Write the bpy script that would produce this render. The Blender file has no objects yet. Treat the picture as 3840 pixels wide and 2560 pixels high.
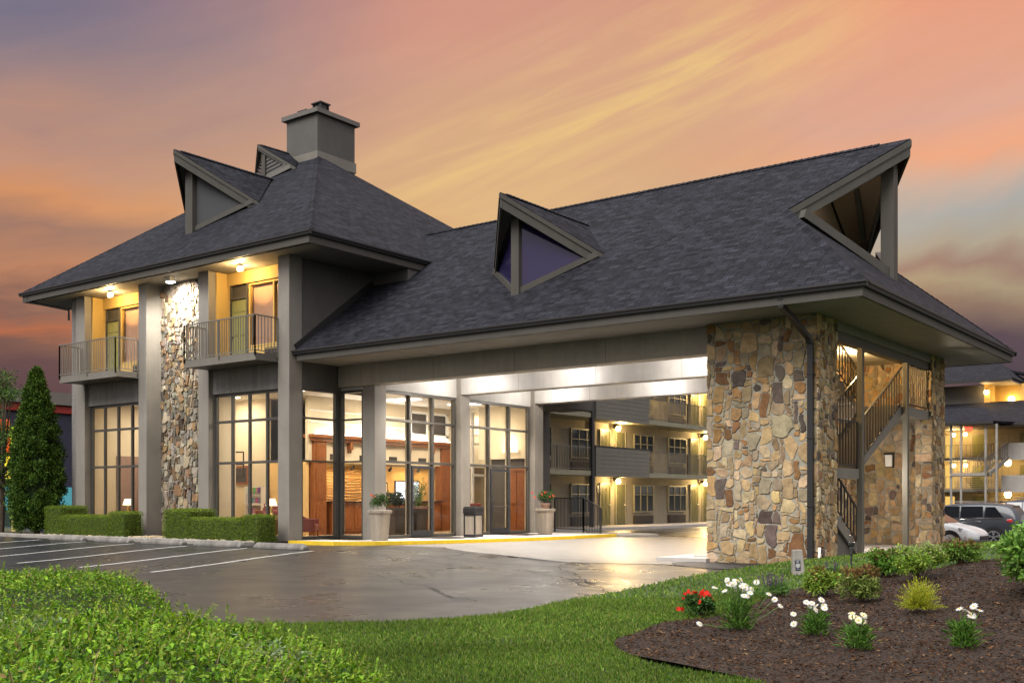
import bpy, math, random
import numpy as np
from mathutils import Vector, Matrix
from mathutils.geometry import delaunay_2d_cdt
SC = bpy.context.scene
COL = SC.collection
R = math.radians
rng = np.random.default_rng(7)
random.seed(7)

# ------------------------------------------------------------------ camera
CAM_H = 1.55
cd = bpy.data.cameras.new('camera')
cam = bpy.data.objects.new('camera', cd); COL.objects.link(cam)
cam.location = (0, 0, CAM_H)
cam.rotation_euler = (R(90), 0, math.atan2(.6021, .7985))
cd.lens = 37.68; cd.sensor_width = 36; cd.shift_y = 0.155
cd.clip_start = 0.1; cd.clip_end = 3000
SC.camera = cam
SC.view_settings.view_transform = 'Standard'; SC.view_settings.look = 'None'
SC.view_settings.exposure = 0.12; SC.view_settings.gamma = 1.0
SC.render.engine = 'CYCLES'
SC.cycles.use_denoising = True
SC.cycles.max_bounces = 7; SC.cycles.transparent_max_bounces = 16
SC.cycles.sample_clamp_indirect = 6
SC.cycles.caustics_reflective = False; SC.cycles.caustics_refractive = False

FW = np.array([-.6021, .7985]); RT = np.array([.7985, .6021])
def cxy(r, d): return (RT[0]*r + FW[0]*d, RT[1]*r + FW[1]*d)
def rd(x, y): return (RT[0]*x + RT[1]*y, FW[0]*x + FW[1]*y)

def lin(c):
    return tuple((v/255/12.92 if v/255 <= .04045 else ((v/255+.055)/1.055)**2.4) for v in c) + (1.0,)

# ------------------------------------------------------------------ node helpers
class NT:
    def __init__(s, tree): s.t = tree; s.n = tree.nodes; s.l = tree.links
    def add(s, typ, **kw):
        n = s.n.new(typ)
        for k, v in kw.items():
            if k.startswith('i_'):
                key = k[2:]; key = int(key) if key.isdigit() else key.replace('_', ' ')
                n.inputs[key].default_value = v
            else: setattr(n, k, v)
        return n
    def link(s, a, b): s.l.new(a, b)
    def math(s, op, a, b=None, c=None, clamp=False):
        n = s.n.new('ShaderNodeMath'); n.operation = op; n.use_clamp = clamp
        for i, v in enumerate((a, b, c)):
            if v is None: continue
            if isinstance(v, (int, float)): n.inputs[i].default_value = v
            else: s.l.new(v, n.inputs[i])
        return n.outputs[0]
    def ramp(s, fac, stops, interp='LINEAR'):
        n = s.n.new('ShaderNodeValToRGB'); cr = n.color_ramp; cr.interpolation = interp
        while len(cr.elements) < len(stops): cr.elements.new(0.5)
        for e, (p, c) in zip(cr.elements, stops): e.position = p; e.color = c if len(c) == 4 else tuple(c)+(1,)
        s.l.new(fac, n.inputs[0]); return n.outputs[0]
    def mix(s, fac, a, b, mode='MIX'):
        n = s.n.new('ShaderNodeMix'); n.data_type = 'RGBA'; n.blend_type = mode
        for i, v in ((0, fac), (6, a), (7, b)):
            if isinstance(v, (int, float)): n.inputs[i].default_value = v
            elif isinstance(v, tuple): n.inputs[i].default_value = v if len(v) == 4 else v+(1,)
            else: s.l.new(v, n.inputs[i])
        return n.outputs[2]
    def noise(s, vec, scale, detail=4, rough=.55, dist=0):
        n = s.n.new('ShaderNodeTexNoise'); n.inputs['Scale'].default_value = scale
        n.inputs['Detail'].default_value = detail; n.inputs['Roughness'].default_value = rough
        n.inputs['Distortion'].default_value = dist
        if vec is not None: s.l.new(vec, n.inputs['Vector'])
        return n.outputs['Fac']

# ------------------------------------------------------------------ world: dusk sky, built in world directions
W = bpy.data.worlds.new('World'); SC.world = W; W.use_nodes = True
wt = NT(W.node_tree); W.node_tree.nodes.clear()
tc = wt.add('ShaderNodeTexCoord')
mp = wt.add('ShaderNodeVectorRotate', rotation_type='Z_AXIS'); mp.inputs['Angle'].default_value = -math.atan2(.6021, .7985)
wt.link(tc.outputs['Generated'], mp.inputs['Vector'])
sx = wt.add('ShaderNodeSeparateXYZ'); wt.link(mp.outputs[0], sx.inputs[0])
az = wt.math('ARCTAN2', sx.outputs[0], sx.outputs[1])
el = wt.math('ARCSINE', sx.outputs[2])
# streaks: stretched noise whose bands climb to the right
tilt = wt.math('MULTIPLY', wt.math('ADD', az, 0.18), wt.math('MULTIPLY', el, 0.85))
elt = wt.math('SUBTRACT', el, tilt)
cv = wt.add('ShaderNodeCombineXYZ')
wt.link(wt.math('MULTIPLY', az, 2.4), cv.inputs[0]); wt.link(wt.math('MULTIPLY', elt, 11.0), cv.inputs[1])
n1 = wt.noise(cv.outputs[0], 1.6, 5, .55, .6)
cv2 = wt.add('ShaderNodeCombineXYZ'); cv2.inputs[2].default_value = 3.7
wt.link(wt.math('MULTIPLY', az, 3.0), cv2.inputs[0]); wt.link(wt.math('MULTIPLY', elt, 5.0), cv2.inputs[1])
n2 = wt.noise(cv2.outputs[0], 1.7, 5, .55, .3)
dn = wt.math('ADD', wt.math('MULTIPLY', wt.math('SUBTRACT', n1, .5), .075), wt.math('MULTIPLY', wt.math('SUBTRACT', n2, .5), .075))
t = wt.math('DIVIDE', wt.math('ADD', el, dn), 0.436)
def rmp(stops): return wt.ramp(t, [(p, lin(c)) for p, c in stops])
# the bright yellow streaks climbing to the right above the canopy
q_ = wt.math('SUBTRACT', el, wt.math('MULTIPLY', az, .37))
cv3 = wt.add('ShaderNodeCombineXYZ'); cv3.inputs[2].default_value = 9.1
wt.link(wt.math('MULTIPLY', az, 2.6), cv3.inputs[0]); wt.link(wt.math('MULTIPLY', q_, 20.0), cv3.inputs[1])
n3 = wt.noise(cv3.outputs[0], 1.5, 6, .6, .5)
cl = rmp([(0, (58, 46, 58)), (.27, (100, 72, 74)), (.335, (124, 86, 75)), (.365, (176, 100, 66)), (.4, (136, 96, 82)), (.45, (184, 124, 90)), (.51, (158, 116, 98)), (.58, (206, 138, 90)), (.64, (190, 138, 112)), (.74, (166, 130, 122)), (.86, (132, 117, 130)), (1, (98, 102, 132))])
cc = rmp([(0, (140, 96, 78)), (.4, (204, 150, 104)), (.5, (214, 164, 114)), (.58, (214, 170, 120)), (.68, (210, 162, 122)), (.78, (206, 154, 124)), (.86, (206, 150, 126)), (1, (204, 142, 122))])
cr_ = rmp([(0, (58, 50, 64)), (.3, (92, 74, 82)), (.37, (140, 114, 96)), (.42, (166, 146, 116)), (.455, (154, 122, 108)), (.5, (170, 156, 136)), (.575, (168, 165, 160)), (.63, (198, 168, 150)), (.69, (232, 160, 120)), (.77, (216, 160, 138)), (.87, (220, 156, 128)), (1, (226, 148, 116))])
wl = wt.math('SMOOTHSTEP', az, -.42, -.02) if False else None
def mr(v, a, b, c=0, d=1):
    n = wt.add('ShaderNodeMapRange', interpolation_type='SMOOTHSTEP')
    n.inputs[1].default_value = a; n.inputs[2].default_value = b; n.inputs[3].default_value = c; n.inputs[4].default_value = d
    wt.link(v, n.inputs[0]); return n.outputs[0]
azn = wt.math('ADD', az, wt.math('MULTIPLY', wt.math('SUBTRACT', n2, .5), .25))
c1 = wt.mix(mr(azn, -.44, .0), cl, cc)
c2 = wt.mix(mr(azn, .08, .42), c1, cr_)
# behind and to the sides the sky is the violet dusk opposite the sunset; there and high up it is brightened to light the foreground
side = mr(wt.math('ABSOLUTE', az), .8, 1.7)
dusk = wt.ramp(t, [(0, (.62, .56, .52)), (.25, (1.0, .92, .84)), (.5, (.95, .87, .85)), (.75, (.9, .84, .92)), (1, (1.1, 1.05, 1.1))])
gau = wt.math('EXPONENT', wt.math('MULTIPLY', wt.math('POWER', wt.math('DIVIDE', wt.math('SUBTRACT', q_, .318), .062), 2), -1))
win = wt.math('MULTIPLY', mr(az, -.26, .02), mr(az, .2, .40, 1, 0))
ym = wt.math('MULTIPLY', wt.math('MULTIPLY', gau, win), wt.math('ADD', .25, wt.math('MULTIPLY', mr(n3, .38, .68), .75)))
c2 = wt.mix(wt.math('MULTIPLY', ym, .8), c2, lin((228, 190, 114)))
st_ = wt.math('ADD', .95, wt.math('MULTIPLY', n3, .16))
cst = wt.add('ShaderNodeCombineColor'); wt.link(st_, cst.inputs[0]); wt.link(st_, cst.inputs[1]); wt.link(wt.math('ADD', .95, wt.math('MULTIPLY', n3, .1)), cst.inputs[2])
c2 = wt.mix(1.0, c2, cst.outputs[0], 'MULTIPLY')
bw_ = wt.add('ShaderNodeRGBToBW'); wt.link(c2, bw_.inputs[0])
c2 = wt.mix(.10, c2, bw_.outputs[0])
c3 = wt.mix(side, c2, dusk)
top = mr(el, .46, .95)
zen = wt.add('ShaderNodeRGB'); zen.outputs[0].default_value = (1.75, 1.72, 1.72, 1)
c4 = wt.mix(top, c3, zen.outputs[0])
# below the horizon: dark ground tone
c5 = wt.mix(mr(el, -.02, -.0005, 1, 0), c4, (.05, .045, .045))
bg = wt.add('ShaderNodeBackground'); bg.inputs['Strength'].default_value = 1.0
wt.link(c5, bg.inputs['Color'])
wo = wt.add('ShaderNodeOutputWorld'); wt.link(bg.outputs[0], wo.inputs[0])

# soft key: wide lamp added behind the photographer to lift the foreground
sd = bpy.data.lights.new('fill_sun', 'SUN'); sd.energy = 3.6; sd.angle = R(40); sd.color = (1, .96, .90)
so = bpy.data.objects.new('fill_sun', sd); COL.objects.link(so)
so.rotation_euler = Vector((0.05, 0.80, -0.85)).to_track_quat('-Z', 'Y').to_euler()

# ------------------------------------------------------------------ materials
MATS = {}
def newmat(name):
    m = bpy.data.materials.new(name); m.use_nodes = True
    nt = NT(m.node_tree); m.node_tree.nodes.clear()
    o = nt.add('ShaderNodeOutputMaterial'); MATS[name] = m
    return m, nt, o
def principled(nt, o, col=None, rough=.6, metal=0, spec=.5):
    b = nt.add('ShaderNodeBsdfPrincipled')
    b.inputs['Roughness'].default_value = rough; b.inputs['Metallic'].default_value = metal
    b.inputs['Specular IOR Level'].default_value = spec
    if col is not None:
        if isinstance(col, tuple): b.inputs['Base Color'].default_value = col if len(col) == 4 else col+(1,)
        else: nt.link(col, b.inputs['Base Color'])
    nt.link(b.outputs[0], o.inputs[0]); return b
def bump(nt, b, h, strength=.3, dist=.01):
    n = nt.add('ShaderNodeBump'); n.inputs['Strength'].default_value = strength; n.inputs['Distance'].default_value = dist
    nt.link(h, n.inputs['Height']); nt.link(n.outputs[0], b.inputs['Normal'])
def objco(nt): return nt.add('ShaderNodeTexCoord').outputs['Object']
def paint(name, c, rough=.6, var=.12, scale=1.2, bscale=60, bstr=.12, metal=0, spec=.4, seam=0):
    m, nt, o = newmat(name); co = objco(nt)
    n = nt.noise(co, scale, 6, .6)
    mp_ = nt.add('ShaderNodeMapping'); mp_.inputs['Scale'].default_value = (2.5, 2.5, .25); nt.link(co, mp_.inputs[0])
    n3 = nt.noise(mp_.outputs[0], 2.2, 5, .65)
    f = nt.math('ADD', nt.math('MULTIPLY', n, .6), nt.math('MULTIPLY', n3, .4))
    lo = tuple(v*(1-var*1.6) for v in c); hi = tuple(min(1, v*(1+var)) for v in c)
    col = nt.ramp(f, [(.3, lo), (.7, hi)])
    if seam:
        sp_ = nt.add('ShaderNodeSeparateXYZ'); nt.link(co, sp_.inputs[0])
        jn = nt.math('LESS_THAN', nt.math('FRACT', nt.math('DIVIDE', sp_.outputs[0], seam)), .006)
        col = nt.mix(jn, col, tuple(v*.45 for v in c))
    b = principled(nt, o, col, rough, metal, spec)
    bump(nt, b, nt.noise(co, bscale, 3), bstr, .006)
    return m
def attrmat(name, rough=.6, bscale=40, bstr=.3, var=.35, vscale=9, spec=.3):
    m, nt, o = newmat(name)
    a = nt.add('ShaderNodeAttribute', attribute_name='col')
    co = objco(nt); n = nt.noise(co, vscale, 6, .65)
    f = nt.ramp(n, [(.25, (1-var,)*3), (.75, (1+var*.6,)*3)])
    c = nt.mix(1.0, a.outputs['Color'], f, 'MULTIPLY')
    b = principled(nt, o, c, rough, 0, spec); bump(nt, b, nt.noise(co, bscale, 6, .7), bstr, .02)
    return m
def leafmat(name, trans=.3, rough=.5):
    m, nt, o = newmat(name)
    a = nt.add('ShaderNodeAttribute', attribute_name='col')
    b = nt.add('ShaderNodeBsdfPrincipled'); b.inputs['Roughness'].default_value = rough
    b.inputs['Specular IOR Level'].default_value = .18
    nt.link(a.outputs['Color'], b.inputs['Base Color'])
    tr = nt.add('ShaderNodeBsdfTranslucent'); nt.link(a.outputs['Color'], tr.inputs['Color'])
    mx = nt.add('ShaderNodeMixShader'); mx.inputs[0].default_value = trans
    nt.link(b.outputs[0], mx.inputs[1]); nt.link(tr.outputs[0], mx.inputs[2]); nt.link(mx.outputs[0], o.inputs[0])
    return m
def emit(name, c, s):
    m, nt, o = newmat(name); e = nt.add('ShaderNodeEmission'); e.inputs[0].default_value = c+(1,); e.inputs[1].default_value = s
    nt.link(e.outputs[0], o.inputs[0]); return m
def glass(name, tint=(1, 1, 1), refl=1.0):
    m, nt, o = newmat(name)
    tr = nt.add('ShaderNodeBsdfTransparent'); tr.inputs[0].default_value = tint+(1,)
    gl = nt.add('ShaderNodeBsdfGlossy'); gl.inputs['Roughness'].default_value = .01
    fr = nt.add('ShaderNodeFresnel'); fr.inputs[0].default_value = 1.5
    mx = nt.add('ShaderNodeMixShader'); nt.link(nt.math('MULTIPLY', fr.outputs[0], refl), mx.inputs[0])
    nt.link(tr.outputs[0], mx.inputs[1]); nt.link(gl.outputs[0], mx.inputs[2]); nt.link(mx.outputs[0], o.inputs[0])
    return m

TAUPE = paint('taupe_paint', (.205, .188, .163), .55)
DTAUPE = paint('dark_taupe_paint', (.10, .092, .08), .5)
TRIM = paint('bronze_trim', (.06, .055, .047), .45)
SOFF = paint('soffit_paint', (.21, .194, .165), .65)
CEIL = paint('canopy_ceiling_paint', (.38, .37, .35), .7)
BEAM = paint('beam_paint', (.36, .347, .33), .45, var=.16, seam=3.1)
BEAMF = paint('front_beam_paint', (.33, .30, .25), .5, var=.14, seam=3.1)
STUCCO = paint('stucco', (.082, .077, .071), .85, bscale=38, bstr=.9)
PEBBLE = paint('pebbledash', (.19, .178, .165), .9, var=.4, scale=30, bscale=26, bstr=1.0)
GUTTER = paint('gutter_metal', (.02, .0195, .02), .4, var=.1, spec=.35)
IRON = paint('iron_paint', (.03, .03, .032), .4)
RAIL = paint('railing_paint', (.14, .13, .11), .42)
STEEL = paint('steel_post_paint', (.125, .115, .092), .4)
CREAM = paint('lobby_cream', (.66, .57, .42), .8, var=.06)
WHITE = paint('white_paint', (.78, .76, .72), .6, var=.04)
WARMWALL = paint('alcove_yellow_wall', (.75, .5, .2), .8, var=.05)
LAMPYEL = paint('lamp_yellow_wall', (.46, .31, .10), .75, var=.06)  # yellow of the lamplight put into the wall colour
SIDING = paint('siding_paint', (.15, .145, .12), .6)
WINGWALL = paint('wing_stucco', (.27, .24, .175), .85, bscale=30, bstr=.7)
DOORG = paint('olive_door', (.20, .20, .07), .45, var=.06)
CONC = paint('concrete', (.25, .235, .21), .85, var=.22, scale=3, bscale=45, bstr=.4)
DCONC = paint('weathered_concrete', (.11, .105, .098), .9, var=.3, scale=3, bscale=45, bstr=.5)
PAVE = paint('pale_paving', (.42, .39, .36), .75, var=.12, scale=2)
YELLOW = paint('kerb_yellow', (.62, .42, .015), .6, var=.15, scale=4)
LINEW = paint('road_line_white', (.55, .54, .52), .7, var=.2, scale=6)
LEATHER = paint('red_fabric', (.2, .045, .035), .6)
FLOOR = paint('lobby_tile', (.5, .38, .24), .2, var=.15)
BLACKP = paint('black_plastic', (.02, .02, .022), .35)
GREYD = paint('dark_grille', (.05, .042, .035), .6)
AGG = paint('planter_aggregate', (.27, .235, .19), .9, var=.35, scale=60, bscale=60, bstr=.8)
TERRA = paint('pot_clay', (.3, .19, .14), .8)
MORTAR = paint('mortar', (.30, .275, .22), .95, var=.15, scale=8, bscale=50, bstr=.5)
STONE = attrmat('fieldstone', .85, 14, .9, .5, 5)
SHADE = emit('lamp_shade_glow', (1, .8, .5), 2.2)
BULBW = emit('warm_bulb', (1, .62, .22), 42)
BULBN = emit('neutral_bulb', (1, .93, .82), 30)
PANEL = emit('ceiling_light_panel', (1, .93, .8), 7)
WPANE = glass('clear_glass', (.97, .97, .96), .75)
DPANE_m, nt_, o_ = newmat('dark_window'); b_ = principled(nt_, o_, (.045, .055, .065), .04, 0, .9)
MIRROR_m, nt_, o_ = newmat('dormer_glass'); b_ = principled(nt_, o_, (.022, .018, .06), .1, .15, .5)  # violet of the reflected sky put into the base colour
CURT = paint('curtain', (.3, .31, .32), .9, var=.1)
STAIRP = paint('stair_paint', (.17, .156, .132), .5)
WOODm, nt_, o_ = newmat('cherry_wood'); co_ = objco(nt_)
mpp = nt_.add('ShaderNodeMapping'); mpp.inputs['Scale'].default_value = (6, 6, .7); nt_.link(co_, mpp.inputs[0])
b_ = principled(nt_, o_, nt_.ramp(nt_.noise(mpp.outputs[0], 4, 6, .6, 1.2), [(.3, (.17, .05, .015)), (.7, (.33, .12, .035))]), .3)

# wavy wall panel
WAVEm, nt_, o_ = newmat('wavy_panel'); b_ = principled(nt_, o_, (.62, .38, .16), .5)

# shingles
def shingle(name, c1, c2):
    m, nt, o = newmat(name)
    uv = nt.add('ShaderNodeUVMap').outputs[0]
    br = nt.add('ShaderNodeTexBrick'); nt.link(uv, br.inputs[0])
    br.offset = .37; br.offset_frequency = 3
    for k, v in (('Scale', 1), ('Mortar Size', .010), ('Mortar Smooth', .25), ('Bias', -.1), ('Brick Width', .34), ('Row Height', .145)): br.inputs[k].default_value = v
    br.inputs['Color1'].default_value = c1+(1,); br.inputs['Color2'].default_value = c2+(1,)
    br.inputs['Mortar'].default_value = tuple(v*.28 for v in c1)+(1,)
    # second brick layer of tab tones
    b2 = nt.add('ShaderNodeTexBrick'); nt.link(uv, b2.inputs[0]); b2.offset = .6; b2.offset_frequency = 2
    for k, v in (('Scale', 1), ('Mortar Size', 0), ('Brick Width', .21), ('Row Height', .145)): b2.inputs[k].default_value = v
    b2.inputs['Color1'].default_value = (.68, .68, .68, 1); b2.inputs['Color2'].default_value = (1.3, 1.3, 1.3, 1)
    col = nt.mix(1, br.outputs['Color'], b2.outputs['Color'], 'MULTIPLY')
    big = nt.ramp(nt.noise(uv, .45, 6, .6), [(.3, (.9, .9, .92)), (.7, (1.06, 1.05, 1.05))])
    col = nt.mix(1, col, big, 'MULTIPLY')
    gr = nt.ramp(nt.noise(uv, 90, 2), [(.3, (.8,)*3), (.7, (1.2,)*3)])
    col = nt.mix(1, col, gr, 'MULTIPLY')
    b = principled(nt, o, col, .9, 0, .08)
    sep = nt.add('ShaderNodeSeparateXYZ'); nt.link(uv, sep.inputs[0])
    saw = nt.math('FRACT', nt.math('DIVIDE', sep.outputs[1], .145))
    h = nt.math('ADD', nt.math('MULTIPLY', nt.math('SUBTRACT', 1, saw), .8), nt.math('MULTIPLY', b2.outputs['Fac'], 0))
    h = nt.math('ADD', h, nt.math('MULTIPLY', nt.noise(uv, 40, 3), .25))
    bump(nt, b, h, .7, .02)
    return m
SHINGLE = shingle('slate_shingles', (.0148, .0152, .0195), (.0265, .0272, .035))

# asphalt
ASPH, nt_, o_ = newmat('asphalt'); co_ = nt_.add('ShaderNodeNewGeometry').outputs['Position']
big_ = nt_.noise(co_, .22, 5, .6, .4); mid_ = nt_.noise(co_, 1.3, 6, .65); fin_ = nt_.noise(co_, 130, 2)
f_ = nt_.math('ADD', nt_.math('MULTIPLY', big_, .55), nt_.math('MULTIPLY', mid_, .45))
base_ = nt_.ramp(f_, [(.3, (.011, .0118, .0145)), (.7, (.024, .025, .0285))])
base_ = nt_.mix(1, base_, nt_.ramp(fin_, [(.3, (.65,)*3), (.7, (1.35,)*3)]), 'MULTIPLY')
# cracks
wv = nt_.add('ShaderNodeVectorMath', operation='ADD'); nz_ = nt_.add('ShaderNodeTexNoise'); nz_.inputs['Scale'].default_value = .9; nz_.inputs['Detail'].default_value = 5
nt_.link(co_, nz_.inputs['Vector']); sc_ = nt_.add('ShaderNodeVectorMath', operation='SCALE'); sc_.inputs['Scale'].default_value = 1.6
nt_.link(nz_.outputs['Color'], sc_.inputs[0]); nt_.link(co_, wv.inputs[0]); nt_.link(sc_.outputs[0], wv.inputs[1])
vo_ = nt_.add('ShaderNodeTexVoronoi', feature='DISTANCE_TO_EDGE'); vo_.inputs['Scale'].default_value = .17; nt_.link(wv.outputs[0], vo_.inputs['Vector'])
crk = nt_.ramp(vo_.outputs['Distance'], [(0, (1,)*3), (.005, (1,)*3), (.011, (0,)*3)])
crm = nt_.math('MULTIPLY', crk, nt_.ramp(nt_.noise(co_, .35, 3), [(.36, (0,)*3), (.44, (1,)*3)]))
crm = nt_.math('MULTIPLY', crm, 0.0)
b_ = principled(nt_, o_, base_, .4, 0, .34)
nt_.link(nt_.ramp(nt_.noise(co_, .5, 5, .6), [(.3, (.22,)*3), (.7, (.42,)*3)]), b_.inputs['Roughness'])
bump(nt_, b_, nt_.math('SUBTRACT', nt_.math('ADD', fin_, nt_.math('MULTIPLY', nt_.noise(co_, 14, 5, .7), 1.2)), nt_.math('MULTIPLY', crm, 3)), .45, .008)

SOIL = paint('mulch_soil', (.024, .0135, .008), .95, var=.4, scale=25, bscale=60, bstr=1)
CHIP = attrmat('mulch_chip', .95, 60, .4, .3, 40, spec=.05)
TURF = paint('turf_soil', (.035, .065, .014), .95, var=.35, scale=6, bscale=70, bstr=1)
LEAF = leafmat('leaf', .28, .45)
GRASS = leafmat('grass_blade', .25, .6)
NEEDLE = leafmat('conifer_foliage', .12, .7)
PETAL = leafmat('petal', .3, .6)
BARK = paint('bark', (.10, .075, .05), .9, var=.3, scale=10, bscale=30, bstr=.8)
FAR = paint('far_ground', (.05, .06, .03), .95)

# ------------------------------------------------------------------ mesh builder
class MB:
    def __init__(s): s.v = []; s.f = []; s.uv = {}; s.c = {}
    def vert(s, p): s.v.append(tuple(float(a) for a in p)); return len(s.v)-1
    def face(s, pts, uv=None, col=None):
        ids = [s.vert(p) for p in pts]; s.f.append(ids)
        if uv is not None: s.uv[len(s.f)-1] = uv
        if col is not None: s.c[len(s.f)-1] = col
    def box(s, x0, x1, y0, y1, z0, z1, col=None):
        P = [(x0, y0, z0), (x1, y0, z0), (x1, y1, z0), (x0, y1, z0), (x0, y0, z1), (x1, y0, z1), (x1, y1, z1), (x0, y1, z1)]
        return s.hexa(P, col)
    def hexa(s, P, col=None):
        b = len(s.v); s.v += [tuple(map(float, p)) for p in P]
        for q in ((0, 3, 2, 1), (4, 5, 6, 7), (0, 1, 5, 4), (1, 2, 6, 5), (2, 3, 7, 6), (3, 0, 4, 7)):
            s.f.append([b+i for i in q])
            if col is not None: s.c[len(s.f)-1] = col
        return s
    def bar(s, p0, p1, w, h, up=(0, 0, 1)):
        a = Vector(p0); b = Vector(p1); d = (b-a).normalized(); u = Vector(up)
        if abs(d.dot(u)) > .98: u = Vector((1, 0, 0))
        sd_ = d.cross(u).normalized(); u = sd_.cross(d).normalized()
        sw = sd_*w/2; uh = u*h/2
        return s.hexa([a-sw-uh, a+sw-uh, b+sw-uh, b-sw-uh, a-sw+uh, a+sw+uh, b+sw+uh, b-sw+uh])
    def tube(s, pts, r, n=8, cap=True):
        pts = [Vector(p) for p in pts]; rings = []
        rr = r if isinstance(r, (list, tuple)) else [r]*len(pts)
        for i, p in enumerate(pts):
            d = (pts[min(i+1, len(pts)-1)]-pts[max(i-1, 0)]).normalized()
            u = Vector((0, 0, 1)) if abs(d.z) < .95 else Vector((1, 0, 0))
            a = d.cross(u).normalized(); b = a.cross(d).normalized()
            rings.append([s.vert(p+(a*math.cos(2*math.pi*k/n)+b*math.sin(2*math.pi*k/n))*rr[i]) for k in range(n)])
        for i in range(len(rings)-1):
            for k in range(n): s.f.append([rings[i][k], rings[i][(k+1) % n], rings[i+1][(k+1) % n], rings[i+1][k]])
        if cap: s.f.append(rings[0][::-1]); s.f.append(rings[-1])
        return s
    def prism(s, poly, z0, z1):
        n = len(poly); a = [s.vert((p[0], p[1], z0)) for p in poly]; b = [s.vert((p[0], p[1], z1)) for p in poly]
        s.f.append(a[::-1]); s.f.append(b)
        for i in range(n): s.f.append([a[i], a[(i+1) % n], b[(i+1) % n], b[i]])
        return s
    def extr(s, poly3, vec):
        n = len(poly3); v = Vector(vec); a = [s.vert(p) for p in poly3]; b = [s.vert(Vector(p)+v) for p in poly3]
        s.f.append(a[::-1]); s.f.append(b)
        for i in range(n): s.f.append([a[i], a[(i+1) % n], b[(i+1) % n], b[i]])
        return s
    def lathe(s, prof, c=(0, 0, 0), n=16):
        rings = [[s.vert((c[0]+r*math.cos(2*math.pi*k/n), c[1]+r*math.sin(2*math.pi*k/n), c[2]+z)) for k in range(n)] for r, z in prof]
        for i in range(len(rings)-1):
            for k in range(n): s.f.append([rings[i][k], rings[i][(k+1) % n], rings[i+1][(k+1) % n], rings[i+1][k]])
        s.f.append(rings[0][::-1]); s.f.append(rings[-1]); return s
    def slab(s, pts, thick, up=(0, 0, 1)):
        """sheet with thickness, uv in metres: u horizontal, v up the slope"""
        P = [Vector(p) for p in pts]; nrm = (P[1]-P[0]).cross(P[2]-P[0]).normalized()
        if nrm.z < 0: nrm = -nrm
        vdir = Vector((0, 0, 1)) - nrm*nrm.z
        vdir = vdir.normalized() if vdir.length > 1e-4 else Vector((0, 1, 0))
        udir = vdir.cross(nrm).normalized()
        uv = [(p.dot(udir), p.dot(vdir)) for p in P]
        s.face(P, uv); Q = [p-nrm*thick for p in P]; s.face(Q[::-1], uv[::-1])
        n = len(P)
        for i in range(n): s.face([P[i], Q[i], Q[(i+1) % n], P[(i+1) % n]], [uv[i], uv[i], uv[(i+1) % n], uv[(i+1) % n]])
        return s
    def build(s, name, mat, parent=None, smooth=False, bevel=0, fix=True):
        me = bpy.data.meshes.new(name); me.from_pydata(s.v, [], s.f)
        if fix:
            import bmesh
            bm = bmesh.new(); bm.from_mesh(me); bmesh.ops.recalc_face_normals(bm, faces=bm.faces); bm.to_mesh(me); bm.free()
        if s.uv:
            ul = me.uv_layers.new(name='UVMap')
            for pi, p in enumerate(me.polygons):
                u = s.uv.get(pi)
                if u is None: continue
                own = {tuple(s.f[pi])[k]: u[k] for k in range(len(u))}
                for li in p.loop_indices: ul.data[li].uv = own[me.loops[li].vertex_index]
        if s.c:
            at = me.color_attributes.new('col', 'FLOAT_COLOR', 'CORNER')
            for pi, p in enumerate(me.polygons):
                c = s.c.get(pi, (.5, .5, .5))
                for li in p.loop_indices: at.data[li].color = (c[0], c[1], c[2], 1)
        if smooth:
            for p in me.polygons: p.use_smooth = True
        o = bpy.data.objects.new(name, me); COL.objects.link(o)
        if mat: me.materials.append(mat)
        attach(o, parent)
        if bevel:
            b = o.modifiers.new('bevel', 'BEVEL'); b.width = bevel; b.segments = 2; b.limit_method = 'ANGLE'
        return o
def attach(o, parent):
    if parent is not None:
        o.parent = parent
        if parent.type == 'EMPTY' and parent.get('_fixed'): o.matrix_parent_inverse = Matrix.Translation(-parent.location)
def raw(name, V, F, mat, parent=None, col=None, smooth=False):
    """fast mesh from numpy arrays; col per vertex"""
    me = bpy.data.meshes.new(name); V = np.asarray(V, np.float32); F = np.asarray(F, np.int32)
    me.vertices.add(len(V)); me.vertices.foreach_set('co', V.ravel())
    k = F.shape[1]; me.loops.add(F.size); me.loops.foreach_set('vertex_index', F.ravel())
    me.polygons.add(len(F)); me.polygons.foreach_set('loop_start', np.arange(0, F.size, k, dtype=np.int32))
    me.polygons.foreach_set('loop_total', np.full(len(F), k, np.int32))
    me.update(calc_edges=True)
    if col is not None:
        at = me.color_attributes.new('col', 'FLOAT_COLOR', 'POINT')
        c4_ = np.ones((len(V), 4), np.float32); c4_[:, :3] = col; at.data.foreach_set('color', c4_.ravel())
    if smooth: me.polygons.foreach_set('use_smooth', np.ones(len(F), bool))
    o = bpy.data.objects.new(name, me); COL.objects.link(o); me.materials.append(mat); attach(o, parent)
    return o
def tag(o, label=None, cat=None, group=None, kind=None):
    if label: o['label'] = label
    if cat: o['category'] = cat
    if group: o['group'] = group
    if kind: o['kind'] = kind
    return o
def thing(name, loc, label, cat, group=None, rz=0, fixed=False):
    o = bpy.data.objects.new(name, None); COL.objects.link(o); o.location = loc; o.rotation_euler = (0, 0, rz)
    o.empty_display_size = .2
    if fixed: o['_fixed'] = 1
    return tag(o, label, cat, group)
def dup(o, loc, rz, label, group=None):
    def cp(a, parent):
        c = a.copy(); COL.objects.link(c)
        if parent is not None: c.parent = parent
        for ch in a.children: cp(ch, c)
        return c
    r = cp(o, None); r.location = loc; r.rotation_euler = (0, 0, rz)
    r['label'] = label
    if group: r['group'] = group
    return r
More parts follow.
